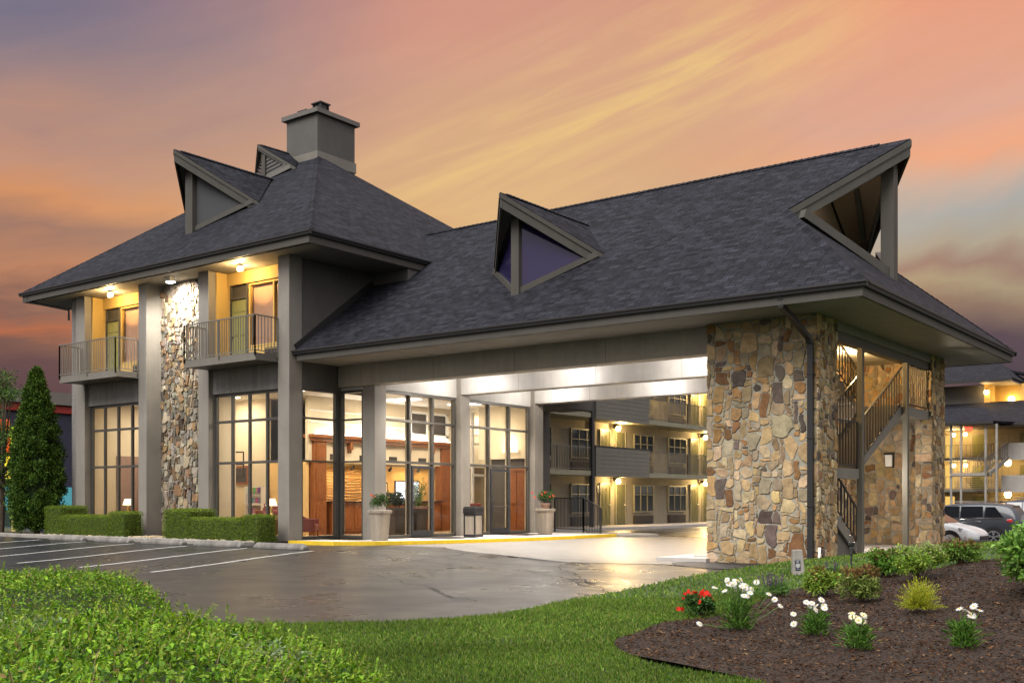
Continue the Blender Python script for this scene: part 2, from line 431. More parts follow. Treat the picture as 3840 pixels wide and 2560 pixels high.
def lamp(name, typ, loc, energy, col, parent, size=.1, aim=None, spot=None, blend=.6):
    l = bpy.data.lights.new(name, typ); l.energy = energy; l.color = col
    if typ == 'AREA': l.size = size
    else: l.shadow_soft_size = size
    if typ == 'SPOT': l.spot_size = R(spot or 90); l.spot_blend = blend
    o = bpy.data.objects.new(name, l); COL.objects.link(o); o.location = loc
    if aim: o.rotation_euler = Vector(aim).to_track_quat('-Z', 'Y').to_euler()
    # world-space placement under a part of a fixed root
    o.parent = parent
    if parent is not None and parent.type == 'EMPTY' and parent.get('_fixed'): o.matrix_parent_inverse = Matrix.Translation(-parent.location)
    return o

def leaves(P, D, N, L, Wd, col, fold=.18, droop=.1):
    """P,D,N (n,3); L,Wd (n,), col (n,3) -> verts, tris, colours"""
    D = D/np.linalg.norm(D, axis=1, keepdims=True); S = np.cross(D, N); S /= (np.linalg.norm(S, axis=1, keepdims=True)+1e-9)
    N2 = np.cross(S, D); L = L[:, None]; Wd = Wd[:, None]
    a = P; b = P+D*L*.45+S*Wd*.5+N2*Wd*fold; c = P+D*L-N2*L*droop; d = P+D*L*.45-S*Wd*.5+N2*Wd*fold
    V = np.stack([a, b, c, d], 1).reshape(-1, 3); n = len(P)
    i = np.arange(n)[:, None]*4
    F = np.concatenate([i+np.array([0, 1, 2]), i+np.array([0, 2, 3])], 1).reshape(-1, 3)
    return V, F, np.repeat(col, 4, 0)
def unit(n):
    v = rng.normal(size=(n, 3)); return v/np.linalg.norm(v, axis=1, keepdims=True)
def pal(cols, n, jit=.18):
    c = np.array(cols)[rng.integers(0, len(cols), n)]
    return np.clip(c*(1+rng.normal(0, jit, (n, 1)))*(1+rng.normal(0, .06, (n, 3))), .003, 1)

# ------------------------------------------------------------------ stone facing: irregular field stones as real geometry
PALST = [(.44, .34, .21), (.47, .385, .26), (.38, .265, .135), (.32, .195, .09), (.39, .355, .285), (.52, .455, .335), (.25, .145, .075), (.13, .11, .108), (.42, .32, .215), (.35, .32, .26), (.50, .42, .30), (.34, .26, .165), (.46, .36, .205), (.43, .34, .21), (.41, .33, .22), (.36, .30, .21)]
def stone_wall(name, o, u, n, w, h, parent, seed, cell=.06, big=7, depth=.045, palette=PALST, gap=.012, tall=1.0, tilt=.022, warm=(1.1, .97, .80)):
    """rubble masonry: blocks packed on a fine grid, warped, chamfered and bulged; every stone a raised block with its own tone"""
    rg = np.random.default_rng(seed); o = np.array(o, float); u = np.array(u, float); n = np.array(n, float); z = np.array([0, 0, 1.])
    cy = cell*tall; nx_, ny_ = max(2, round(w/cell)), max(2, round(h/cy)); cx = w/nx_; cy = h/ny_
    occ = np.zeros((ny_, nx_), bool); blocks = []
    for j in range(ny_):
        for i in range(nx_):
            if occ[j, i]: continue
            r = rg.uniform()
            if r < .22: a, b = rg.integers(big-3, big+2), rg.integers(big-3, big+1)
            elif r < .68: a, b = rg.integers(3, max(4, big-2)), rg.integers(3, max(4, big-2))
            elif r < .86: a, b = rg.integers(3, big), rg.integers(1, 3)
            else: a, b = 2, rg.integers(2, 4)
            a = min(a, nx_-i); b = min(b, ny_-j)
            k = 0
            while k < a and not occ[j, i+k]: k += 1
            a = k
            if nx_-i-a == 1: a += 1 if not occ[j, i+a] else 0
            if a == 1 and b > 3: b = 3
            occ[j:j+b, i:i+a] = True; blocks.append((i*cx, (i+a)*cx, j*cy, (j+b)*cy))
    ph = rg.uniform(0, 6.28, 8)
    def warp(p):
        x, y = p
        dx = .038*math.sin(x*6.1+ph[0]+1.3*math.sin(y*6.3+ph[1]))+.007*math.sin(y*17+ph[2]+x*5)
        dy = .038*math.sin(y*5.7+ph[3]+1.3*math.sin(x*7.1+ph[4]))+.007*math.sin(x*19+ph[5]+y*6)
        ex = min(1, x/.08, (w-x)/.08) if 0 < x < w else 0; ey = min(1, y/.08, (h-y)/.08) if 0 < y < h else 0
        return np.array([x+dx*max(0, ex), y+dy*max(0, ey)])
    mb = MB()
    for (x0, x1, y0, y1) in blocks:
        bw, bh = x1-x0, y1-y0
        if bw < .05 or bh < .05: continue
        g_ = gap*rg.uniform(.6, 1.7); x0 += g_; x1 -= g_; y0 += g_; y1 -= g_; m = min(x1-x0, y1-y0)
        cut = [m*rg.uniform(.03, .09) if rg.uniform() < .5 else m*rg.uniform(.15, .6) for _ in range(4)]; asp = rg.uniform(.45, 1.3, 4)
        C = [(x0, y0), (x1, y0), (x1, y1), (x0, y1)]; out = []
        for q in range(4):
            p = np.array(C[q]); nx2 = np.array(C[(q+1) % 4]); pv = np.array(C[q-1])
            d1 = (nx2-p)/np.linalg.norm(nx2-p); d0 = (pv-p)/np.linalg.norm(pv-p)
            pa = p+d0*min(cut[q]*asp[q], np.linalg.norm(pv-p)*.45); pb = p+d1*min(cut[q], np.linalg.norm(nx2-p)*.45)
            out.append(pa); 
            out.append(pb)
        dense = []
        for q in range(len(out)):
            p, r_ = out[q], out[(q+1) % len(out)]; e = np.linalg.norm(r_-p); k = int(e/.07)
            for t_ in range(k+1): dense.append(p+(r_-p)*t_/(k+1))
        P = np.array([warp(p) for p in dense])+rg.normal(0, .008, (len(dense), 2))
        c = P.mean(0); hgt = depth*rg.uniform(.55, 1.25); tl = rg.normal(0, tilt, 2)
        col = np.array(palette[rg.integers(len(palette))])*rg.uniform(.55, 1.12)*(1+rg.normal(0, .03, 3))*np.array(warm)
        def to3(p, hh): return tuple(o+u*p[0]+z*p[1]+n*hh)
        k = len(P); base = len(mb.v); sc = max(.08, m)
        for p in P: mb.v.append(to3(p, -.01))
        for p in P: mb.v.append(to3(p, hgt*.7+(p-c)@tl))
        for p in c+(P-c)*(1-.012/sc): mb.v.append(to3(p, hgt+(p-c)@tl))
        for lv in range(2):
            for q in range(k):
                r_ = (q+1) % k; mb.f.append([base+lv*k+q, base+lv*k+r_, base+(lv+1)*k+r_, base+(lv+1)*k+q]); mb.c[len(mb.f)-1] = tuple(col)
        mb.f.append([base+2*k+q for q in range(k)]); mb.c[len(mb.f)-1] = tuple(col)
    return mb.build(name, STONE, parent, smooth=False)

# ================================================================== GROUND
def ss(a, b, x): t_ = np.clip((np.asarray(x, float)-a)/(b-a), 0, 1); return t_*t_*(3-2*t_)
def asph(x, y):
    return .18*np.maximum(ss(13, 20.5, y)*ss(-15, -21, x), ss(31, 42, y)*ss(-15, -18, x)) - .17*ss(-11, -6, x)*ss(29, 34, y)
g = MB(); g.box(-900, 700, -500, 1200, -1.2, -.45); tag(g.build('ground', FAR), kind='structure')
xs = np.concatenate([np.linspace(-140, -40, 12), np.linspace(-38, 0, 40), np.linspace(3, 60, 10)]); ys = np.concatenate([np.linspace(-12, 8, 8), np.linspace(10, 46, 38), np.linspace(52, 130, 10)])
X, Y = np.meshgrid(xs, ys); V = np.stack([X, Y, asph(X, Y)], -1).reshape(-1, 3); nx = len(xs)
F = np.array([[j*nx+i, j*nx+i+1, (j+1)*nx+i+1, (j+1)*nx+i] for j in range(len(ys)-1) for i in range(nx-1)])
tag(raw('asphalt', V, F, ASPH, smooth=True), kind='structure')

AR = [-10, 2, 4, 5.7, 6.5, 7.3, 8.4, 12, 20]; AV = [0, .02, .12, .22, .42, .55, .72, .95, 1.0]
SDp = [0, 5, 10, 15, 19, 22, 25, 27]; SV = [.7, .75, .9, 1, 1, .75, .15, 0]
def terr(r, d):
    r = np.asarray(r, float); d = np.asarray(d, float)
    a = sum(np.interp(r+o_*.35, AR, AV) for o_ in (-2, -1, 0, 1, 2))/5
    s = sum(np.interp(d+o_*.6, SDp, SV) for o_ in (-2, -1, 0, 1, 2))/5
    return .05+a*s - .2*ss(26, 31, d)*ss(8.4, 10, r)
ED = [-6, 9, 12.0, 12.5, 12.75, 12.9, 13.1, 13.4, 14.0, 14.8, 15.7, 17.5, 19.8, 22.2, 24.4, 26.2, 29, 32.5]
ER = [-14, -14, -13, -9, -5.5, -2.6, -1.45, -.75, -.1, .35, .75, 1.8, 3.15, 5.0, 6.75, 8.0, 9.6, 11.4]
def edge(d): return np.interp(d, ED, ER)
ds = np.unique(np.concatenate([np.linspace(-6, 11, 18), np.linspace(11, 16, 34), np.linspace(16, 32.5, 40)])); us = np.linspace(0, 1, 60)**1.0
V = []; 
for d in ds:
    r = edge(d)+(24-edge(d))*us; x, y = cxy(r, d); V.append(np.stack([x, y, terr(r, d)], -1))
V = np.concatenate(V); n_ = len(us)
F = np.array([[j*n_+i, j*n_+i+1, (j+1)*n_+i+1, (j+1)*n_+i] for j in range(len(ds)-1) for i in range(n_-1)])
# planting bed
BED = [(1.02, 11.12), (1.06, 10.36), (1.28, 9.68), (1.56, 9.24), (2.02, 8.74), (2.2, 7.6), (2.5, 6.2), (3.2, 5.2), (9, 6), (11, 13), (9.3, 15.6), (7.84, 16.42), (7.16, 16.72), (6.5, 16.6), (5.9, 17.0), (4.8, 16.62), (4.11, 15.9), (3.42, 14.64), (2.57, 13.22), (2.07, 13.0), (1.43, 12.0)]
def smooth_poly(p, it=2):
    p = np.array(p, float)
    for _ in range(it):
        q = np.roll(p, -1, 0); p = np.stack([.75*p+.25*q, .25*p+.75*q], 1).reshape(-1, 2)
    return p
BEDS = smooth_poly(BED)
def inpoly(r, d, poly):
    r = np.asarray(r); d = np.asarray(d); c = np.zeros(r.shape, bool); j = len(poly)-1
    for i in range(len(poly)):
        xi, yi = poly[i]; xj, yj = poly[j]
        c ^= ((yi > d) != (yj > d)) & (r < (xj-xi)*(d-yi)/(yj-yi+1e-12)+xi); j = i
    return c
lr, ld = rd(V[:, 0], V[:, 1]); cin = inpoly(lr, ld, BEDS)
hit_ = cin[F].all(1); F = F[~hit_]
tag(raw('lawn', V, F, TURF, smooth=True), kind='structure')
# kerb along the lawn
k = MB(); dd_ = np.linspace(12.6, 17.2, 24)
for a, b in zip(dd_[:-1], dd_[1:]):
    P = []
    for d in (a, b):
        for off in (-.02, -.17):
            x, y = cxy(edge(d)+off, d+(-.02 if d < 13.3 else 0)); P.append((x, y))
    z_ = .052
    k.hexa([(*P[0], -.2), (*P[1], -.2), (*P[3], -.2), (*P[2], -.2), (*P[0], z_), (*P[1], z_), (*P[3], z_), (*P[2], z_)])
tag(k.build('lawn_kerb', DCONC), kind='structure')

gr = np.stack(np.meshgrid(np.arange(1, 11, .25), np.arange(5, 17.5, .25)), -1).reshape(-1, 2); gr = gr[inpoly(gr[:, 0], gr[:, 1], BEDS)]
allp = [Vector(p) for p in np.concatenate([BEDS, gr])]; nb = len(BEDS)
cv_, ce_, cf_, *_ = delaunay_2d_cdt(allp, [], [list(range(nb))], 1, 1e-5)
def bedz(r, d): return terr(r, d)+.03+.025*np.sin(r*3.1+d*1.7)*np.sin(d*2.3-r)
V = [(*cxy(p.x, p.y), float(bedz(p.x, p.y))) for p in cv_]
mb = MB(); mb.v = V; mb.f = [list(f) for f in cf_]
tag(mb.build('mulch_bed', SOIL, smooth=True, fix=False), kind='structure')
# mulch chips
n = 80000; r = rng.uniform(.9, 9.2, n); d = 5.4+12*rng.uniform(0, 1, n)**1.25; ok = inpoly(r, d, BEDS) & (abs(r) < .56*d); r = r[ok]; d = d[ok]; n = len(r)
x, y = cxy(r, d); P = np.stack([x, y, bedz(r, d)+rng.uniform(.0, .022, n)], -1)
a_ = rng.uniform(0, 6.28, n); D_ = np.stack([np.cos(a_), np.sin(a_), rng.normal(0, .28, n)], -1)
N_ = np.stack([rng.normal(0, .35, n), rng.normal(0, .35, n), np.ones(n)], -1)
V, F, C = leaves(P, D_, N_, rng.uniform(.018, .07, n)*(1+.01*d), rng.uniform(.006, .015, n)*(1+.02*d), pal([(.058, .026, .012), (.034, .0155, .0075), (.082, .040, .018), (.018, .009, .005), (.054, .025, .0115), (.032, .0155, .008), (.15, .085, .042)], n, .25), .05, .05)
tag(raw('mulch', V, F, CHIP, col=C), 'dark brown shredded bark mulch covering the flower bed', 'mulch', kind='stuff')
# mown grass blades
def grass_band(d0, d1, n, hgt, wid):
    d = np.sqrt(rng.uniform(d0*d0, d1*d1, n)); r = rng.uniform(-.56, .56, n)*d
    ok = (r > edge(d)+.02-.13*rng.uniform(0, 1, n)**2*(.5+.5*np.sin(d*9+np.sin(d*23)))) & ~inpoly(r, d, BEDS) & ((d < 26) | (r < 99)); r = r[ok]; d = d[ok]
    n = len(r); x, y = cxy(r, d); P = np.stack([x, y, terr(r, d)-.004], -1)
    h = hgt*rng.uniform(.6, 1.25, n); D_ = np.stack([rng.normal(0, .45, n), rng.normal(0, .45, n), np.ones(n)], -1)
    a_ = rng.uniform(0, 6.28, n); N_ = np.stack([np.cos(a_), np.sin(a_), np.zeros(n)], -1)
    lean = 0; patch = (.5+.5*np.sin(r*1.9+2*np.sin(d*.9))*np.sin(d*1.4+r*.6))[:, None]
    c = pal([(.125, .225, .024), (.10, .19, .02), (.16, .25, .032), (.07, .15, .016), (.21, .25, .06)], n, .22)*(.78+.4*patch)
    return leaves(P, D_, N_, h, np.full(n, wid)*rng.uniform(.7, 1.3, n), c, .1, .35)
parts = [grass_band(7.5, 11, 95000, .05, .006), grass_band(11, 16, 110000, .055, .010), grass_band(16, 31, 90000, .06, .020)]
Vs, Fs, Cs = [], [], []; off = 0
for V, F, C in parts: Vs.append(V); Fs.append(F+off); Cs.append(C); off += len(V)
tag(raw('lawn_grass', np.concatenate(Vs), np.concatenate(Fs), GRASS, col=np.concatenate(Cs)), 'short mown green lawn grass between the drive and the flower bed', 'grass', kind='stuff')

# pale sheet painting the canopy lamps' light onto the drive, a fresh black patch by the pier, wandering cracks
def sheet(name, poly, mat, dz, n=14):
    P = smooth_poly(poly, 1) if n < 0 else np.array(poly, float); lo, hi = P.min(0), P.max(0)
    gx, gy = np.meshgrid(np.linspace(lo[0], hi[0], abs(n)), np.linspace(lo[1], hi[1], abs(n))); gg = np.stack([gx, gy], -1).reshape(-1, 2); gg = gg[inpoly(gg[:, 0], gg[:, 1], P)]
    a, _, f, *_ = delaunay_2d_cdt([Vector(p) for p in np.concatenate([P, gg])], [], [list(range(len(P)))], 1, 1e-5)
    mb = MB(); mb.v = [(p.x, p.y, float(asph(p.x, p.y))+dz) for p in a]; mb.f = [list(q) for q in f]; return tag(mb.build(name, mat, fix=False, smooth=True), kind='structure')
DRIVE = paint('lamplit_drive', (.15, .143, .135), .42, var=.18, scale=1.4, bscale=70, bstr=.3)  # paler tone stands for the light of the canopy lamps
PATCH = paint('fresh_asphalt', (.016, .016, .018), .6, var=.2, scale=3, bscale=70, bstr=.5)
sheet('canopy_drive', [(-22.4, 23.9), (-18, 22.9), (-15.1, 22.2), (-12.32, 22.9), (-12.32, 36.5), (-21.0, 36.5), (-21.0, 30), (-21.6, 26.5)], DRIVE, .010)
sheet('asphalt_patch', [(-12.9, 23.3), (-11.2, 21.9), (-9.6, 22.4), (-9.0, 23.9), (-9.3, 24.5), (-12.6, 24.45)], PATCH, .014, -12)
def crack(p0, p1, w, seed):
    rg = np.random.default_rng(seed); a = np.array(p0, float); b = np.array(p1, float); L = np.linalg.norm(b-a); k = int(L/.22)+2; d = (b-a)/L; nn = np.array([-d[1], d[0]])
    off = np.cumsum(rg.normal(0, .07, k)); off -= np.linspace(off[0], off[-1], k); mb = MB(); R_ = []
    for i in range(k):
        p = a+(b-a)*i/(k-1)+nn*off[i]; ww = w*rg.uniform(.3, 1.3)*.5; q0, q1 = p-nn*ww, p+nn*ww
        R_.append(((*q0, float(asph(*q0))+.018), (*q1, float(asph(*q1))+.018)))
    for u_, v_ in zip(R_[:-1], R_[1:]): mb.face([u_[0], v_[0], v_[1], u_[1]])
    tag(mb.build('asphalt_crack', PATCH, fix=False), kind='structure')
for i, (p0, p1, w) in enumerate((((-24.5, 21.6), (-12.6, 20.4), .06), ((-20.5, 20.2), (-9.0, 17.9), .05), ((-14.5, 21.2), (-10.6, 16.6), .05), ((-10.2, 19.6), (-8.2, 15.8), .06), ((-18.5, 22.6), (-16.2, 14.5), .04), ((-13.5, 18.6), (-7.6, 13.4), .05), ((-23.0, 22.0), (-13.0, 23.6), .05), ((-11.8, 17.5), (-7.3, 16.9), .035), ((-16.2, 16.2), (-10.2, 12.6), .04))): crack(p0, p1, w, i+40)
# entrance pavement with yellow kerb
KERB = [(-25.75, 22.55), (-23.9, 22.75), (-23.0, 23.6), (-22.3, 25.2), (-21.6, 27.6), (-21.15, 30.5), (-21.1, 33.4), (-21.05, 34.4)]
mb = MB(); mb.prism(KERB+[(-24.3, 34.4), (-24.3, 24.0), (-25.75, 24.0)], .02, .29); tag(mb.build('entrance_pavement', PAVE, bevel=.015), kind='structure')
mb = MB()
for a, b in zip(KERB[:-1], KERB[1:]):
    d_ = Vector((b[0]-a[0], b[1]-a[1], 0)).normalized(); nn = Vector((d_.y, -d_.x, 0))
    A = Vector((*a, 0)); B = Vector((*b, 0))
    i0, o0, i1, o1 = A-nn*.12, A+nn*.04, B-nn*.12, B+nn*.04
    mb.hexa([(i0.x, i0.y, 0), (o0.x, o0.y, 0), (o1.x, o1.y, 0), (i1.x, i1.y, 0), (i0.x, i0.y, .296), (o0.x-nn.x*.02, o0.y-nn.y*.02, .296), (o1.x-nn.x*.02, o1.y-nn.y*.02, .296), (i1.x, i1.y, .296)])
tag(mb.build('yellow_kerb', YELLOW), kind='structure')
mb = MB(); mb.prism([(-25.0, 34.41), (-20.6, 34.41), (-19.9, 35.6), (-20.8, 36.6), (-25.0, 37.2)], .02, .27); tag(mb.build('kerb_island', CONC, bevel=.02), kind='structure')
# planter kerb in front of the parking bays
mb = MB(); mb.box(-75, -25.95, 20.95, 21.4, .0, .30); tag(mb.build('parking_kerb', CONC, bevel=.03), kind='structure')
mb = MB(); mb.box(-75, -25.9, 21.4, 22.9, .0, .27); tag(mb.build('planter_ground', SOIL), kind='structure')
mb = MB(); mb.box(-29.6, -26.0, 36.0, 82, .0, .3); tag(mb.build('wing_pavement', PAVE), kind='structure')
mb = MB(); mb.box(-12.9, -8.9, 24.9, 36.2, -.3, .14); mb.box(-13.6, -12.2, 24.2, 26, -.3, .1); tag(mb.build('stair_pavement', PAVE), kind='structure')
for i, x in enumerate((-21.75, -24.5, -27.25, -30.0, -32.75, -35.5, -38.25, -41)):
    mb = MB(); P = []
    for s in np.linspace(0, 1, 7):
        yy = 19.9-6.2*s; xx = x+1.7*s; z = float(asph(xx, yy))+.008
        P.append(((xx-.055, yy, z), (xx+.055, yy, z)))
    for a, b in zip(P[:-1], P[1:]): mb.face([a[0], b[0], b[1], a[1]])
    tag(mb.build('parking_line', LINEW, fix=False), kind='structure')
# painted hatch beyond the drive
mb = MB()
for i in range(7):
    y0 = 40.5+i*1.3; mb.face([(-25.2, y0, .2), (-25.2, y0+.12, .2), (-21.8, y0+1.9, .2), (-21.8, y0+1.78, .2)])
mb.face([(-25.3, 40.2, .2), (-25.2, 40.2, .2), (-25.2, 50, .2), (-25.3, 50, .2)]); mb.face([(-21.8, 40.2, .2), (-21.7, 40.2, .2), (-21.7, 50, .2), (-21.8, 50, .2)])
tag(mb.build('hatched_road_marking', LINEW, fix=False), kind='structure')

# wheel stops
ws = MB()
L_ = 1.05; prof = [(-.1, 0), (.1, 0), (.1, .06), (.055, .135), (-.055, .135), (-.1, .06)]
for sgn in (1,):
    a = [ws.vert((-L_, p[0], p[1])) for p in prof]; a2 = [ws.vert((-L_+.1, p[0]*.9, p[1]*1.0 if p[1] else 0)) for p in prof]
    b2 = [ws.vert((L_-.1, p[0]*.9, p[1])) for p in prof]; b = [ws.vert((L_, p[0], p[1]*.55)) for p in prof]
    for i in a: ws.v[i] = (ws.v[i][0], ws.v[i][1], ws.v[i][2]*.55)
    for r0, r1 in ((a, a2), (a2, b2), (b2, b)):
        for i in range(6): ws.f.append([r0[i], r0[(i+1) % 6], r1[(i+1) % 6], r1[i]])
    ws.f.append(a[::-1]); ws.f.append(b)
LAB = ['weathered concrete wheel stop nearest the yellow kerb', 'concrete wheel stop second from the yellow kerb, below the right hedge', 'concrete wheel stop in front of the pebbles between the two hedges', 'concrete wheel stop in front of the left hedge', 'leftmost concrete wheel stop, in front of the conifer']
stop = None
for i, lb in enumerate(LAB):
    x = -23.35-2.72*i; loc = (x, 20.15, float(asph(x, 20.1))-.004)
    if stop is None:
        stop = ws.build('wheel_stop', paint('stained_concrete', (.17, .16, .145), .9, var=.35, scale=3, bscale=40, bstr=.5), bevel=.02); stop.location = loc; tag(stop, lb, 'wheel stop', 'wheel stops at the parking bays'); stop.scale = (1, 1.25, 1.3)
    else: dup(stop, loc, rng.normal(0, .015), lb)

# ================================================================== HOTEL BLOCK
def obox(mb, o, u, n, u0, u1, z0, z1, n0, n1):
    o = Vector(o); u = Vector(u); n = Vector(n); P = []
    for z in (z0, z1):
        for a, b in ((u0, n0), (u1, n0), (u1, n1), (u0, n1)): P.append(tuple(o+u*a+n*b+Vector((0, 0, z))))
    mb.hexa(P)
def window(parent, o, u, n, w, cols, rows, fw=.07, mw=.055, depth=.14, frame=TRIM, pane=WPANE, name='window', fin=0, skip=(), finmat=CREAM, pn='glass'):
    """cols: fractions, rows: z list incl. bottom and top; skip: (col,row) cells left open for a door"""
    mb = MB(); z0, z1 = rows[0], rows[-1]
    obox(mb, o, u, n, 0, fw, z0, z1, -depth, 0); obox(mb, o, u, n, w-fw, w, z0, z1, -depth, 0)
    obox(mb, o, u, n, fw, w-fw, z1-fw, z1, -depth, -.001); obox(mb, o, u, n, fw, w-fw, z0, z0+fw, -depth, -.001)
    for c in cols: obox(mb, o, u, n, c*w-mw/2, c*w+mw/2, z0+fw, z1-fw, -depth, -.004)
    for z in rows[1:-1]: obox(mb, o, u, n, fw, w-fw, z-mw/2, z+mw/2, -depth+.004, -.008)
    f = mb.build(name, frame, parent, bevel=.006)
    gb = MB(); cc_ = [0]+list(cols)+[1]; o = Vector(o); u = Vector(u); n = Vector(n)
    for i in range(len(cc_)-1):
        for j in range(len(rows)-1):
            if (i, j) in skip: continue
            a, b = cc_[i]*w, cc_[i+1]*w; q = o-n*depth*.5
            gb.face([q+u*a+Vector((0, 0, rows[j])), q+u*b+Vector((0, 0, rows[j])), q+u*b+Vector((0, 0, rows[j+1])), q+u*a+Vector((0, 0, rows[j+1]))])
    gb.build(pn, pane, f, fix=False)
    if fin:
        fb = MB()
        for c in cc_:
            cw = c*w; obox(fb, o, u, n, max(0.01, cw-.05), min(w-.01, cw+.05), z0+.02, z1-.02, -depth-fin, -depth-.01)
        fb.build('inner_mullion', finmat, f)
    return f

H = thing('hotel_building', (-32, 30, .3), 'three-gabled hotel lobby block with chimney, stone strip, two balconies and glass entrance', 'building', fixed=True)
# walls
mb = MB()
mb.box(-38.45, -25.94, 23.75, 38, 5.36, 9.28)               # upper storey core
mb.box(-38.42, -37.42, 22.98, 23.1, .2, 9.28)               # left end
mb.box(-25.93, -24.3, 26.46, 36, 8.3, 9.28)
mb.build('wall', STUCCO, H)
mb = MB(); mb.box(-25.97, -25.90, 23.2, 26.46, 5.1, 9.28); mb.build('wall', STUCCO, H)     # right wall above the canopy roof
mb = MB()
mb.box(-38.5, -38.02, 22.82, 38, .2, 9.28); mb.build('pebbledash_wall', PEBBLE, H)
for x0_, x1_ in ((-37.42, -33.9), (-29.94, -26.41)):
    mb = MB(); mb.box(x0_, x1_, 22.86, 23.1, 5.12, 6.1); mb.build('pebbledash_panel', PEBBLE, H)
mb = MB()
mb.box(-26.75, -24.5, 34.1, 34.4, .3, 5.9); mb.box(-26.75, -26.6, 34.4, 38, .3, 5.9); mb.box(-38.4, -26.75, 38, 38.2, .3, 5.9); mb.box(-25.92, -24.36, 33.9, 37.9, 5.3, 8.4)
mb.build('wall', STUCCO, H)
# columns
def column(x0, x1, y0, y1, z0=.2, z1=9.29, mat=TAUPE):
    mb = MB(); mb.box(x0, x1, y0, y1, z0, z1); mb.build('column', mat, H, bevel=.015)
column(-38.02, -37.42, 22.7, 22.98); column(-33.9, -33.42, 22.66, 23.34); column(-30.5, -29.94, 22.7, 23.14)
column(-26.41, -25.88, 22.68, 23.22)
column(-24.82, -24.28, 24.86, 25.4, .25, 5.96); column(-24.5, -24.2, 29.1, 29.62, .25, 5.96); column(-24.5, -24.2, 33.55, 34.12, .25, 5.96)
# stone strip
mb = MB(); mb.box(-33.42, -30.5, 23.32, 23.74, .2, 9.28); mb.build('stone_panel_mortar', MORTAR, H)
stone_wall('stone_facing', (-33.42, 23.33, .2), (1, 0, 0), (0, -1, 0), 2.92, 9.08, H, 11, .07, 5, .07, [(.30, .24, .16), (.36, .31, .24), (.27, .18, .10), (.33, .30, .26), (.40, .36, .29), (.2, .13, .08), (.17, .15, .14), (.30, .26, .2), (.22, .21, .19), (.25, .24, .22), (.15, .12, .09)], .012, 1.35, .09, (1.0, .95, .86))
# front windows
FR_ROWS = [.32, 2.8, 4.18, 5.12]
window(H, (-37.4, 22.96, 0), (1, 0, 0), (0, -1, 0), 3.5, (.25, .5, .75), FR_ROWS, depth=.1, fw=.09, mw=.085)
window(H, (-29.92, 22.96, 0), (1, 0, 0), (0, -1, 0), 3.51, (.25, .5, .75), FR_ROWS, depth=.1, fw=.09, mw=.085)
# entrance glazing
EROWS = [.31, 2.82, 4.2, 5.16]
window(H, (-25.96, 23.24, 0), (0, 1, 0), (1, 0, 0), 1.62, (), EROWS, fin=.05, fw=.09)
window(H, (-25.92, 24.9, 0), (1, 0, 0), (0, -1, 0), 1.1, (), EROWS, fin=.05, fw=.09)
mb = MB(); mb.box(-26.1, -25.92, 24.8, 24.98, .3, 5.17); mb.build('corner_mullion', TRIM, H)
window(H, (-24.42, 25.42, 0), (0, 1, 0), (1, 0, 0), 3.66, (.355, .675), EROWS, fin=.06, fw=.09, mw=.08, skip=((1, 0),))
window(H, (-24.42, 29.64, 0), (0, 1, 0), (1, 0, 0), 3.88, (.355, .675), EROWS, fin=.06, fw=.09, mw=.08, skip=((1, 0),))
def entry_door(y0, w):
    o = Vector((-24.4, y0, 0)); u = Vector((0, 1, 0)); n = Vector((1, 0, 0)); mb = MB(); z0, z1 = .33, 2.72
    obox(mb, o, u, n, .0, .09, z0, z1, -.07, 0); obox(mb, o, u, n, w-.09, w, z0, z1, -.07, 0)
    obox(mb, o, u, n, .09, w-.09, z1-.1, z1, -.07, -.002); obox(mb, o, u, n, .09, w-.09, z0, z0+.2, -.07, -.002)
    d = mb.build('entrance_door', IRON, H, bevel=.005)
    gb = MB(); q = o-n*.035; gb.face([q+u*.09+Vector((0, 0, z0+.2)), q+u*(w-.09)+Vector((0, 0, z0+.2)), q+u*(w-.09)+Vector((0, 0, z1-.1)), q+u*.09+Vector((0, 0, z1-.1))]); gb.build('glass', WPANE, d, fix=False)
    hb = MB(); hb.tube([o+u*.09+n*.06+Vector((0, 0, 1.32)), o+u*(w-.09)+n*.06+Vector((0, 0, 1.32))], .016); hb.tube([o+u*.05+n*.0+Vector((0, 0, 1.15)), o+u*.05+n*.09+Vector((0, 0, 1.15)), o+u*.05+n*.09+Vector((0, 0, 1.5)), o+u*.05+Vector((0, 0, 1.5))], .016)
    hb.build('door_handle', IRON, d)
entry_door(25.42+3.66*.355+.05, 3.66*.32-.1); entry_door(29.64+3.88*.355+.05, 3.88*.32-.1)
# stucco over the glazing, soffit of the zig-zag
mb = MB()
mb.box(-25.98, -25.91, 23.22, 24.76, 5.16, 5.98); mb.box(-25.9, -24.85, 24.95, 25.05, 5.16, 5.98)
mb.box(-24.5, -24.4, 25.4, 29.1, 5.17, 5.97); mb.box(-24.5, -24.4, 29.62, 33.55, 5.17, 5.97)
mb.build('wall_above_glazing', CEIL, H)
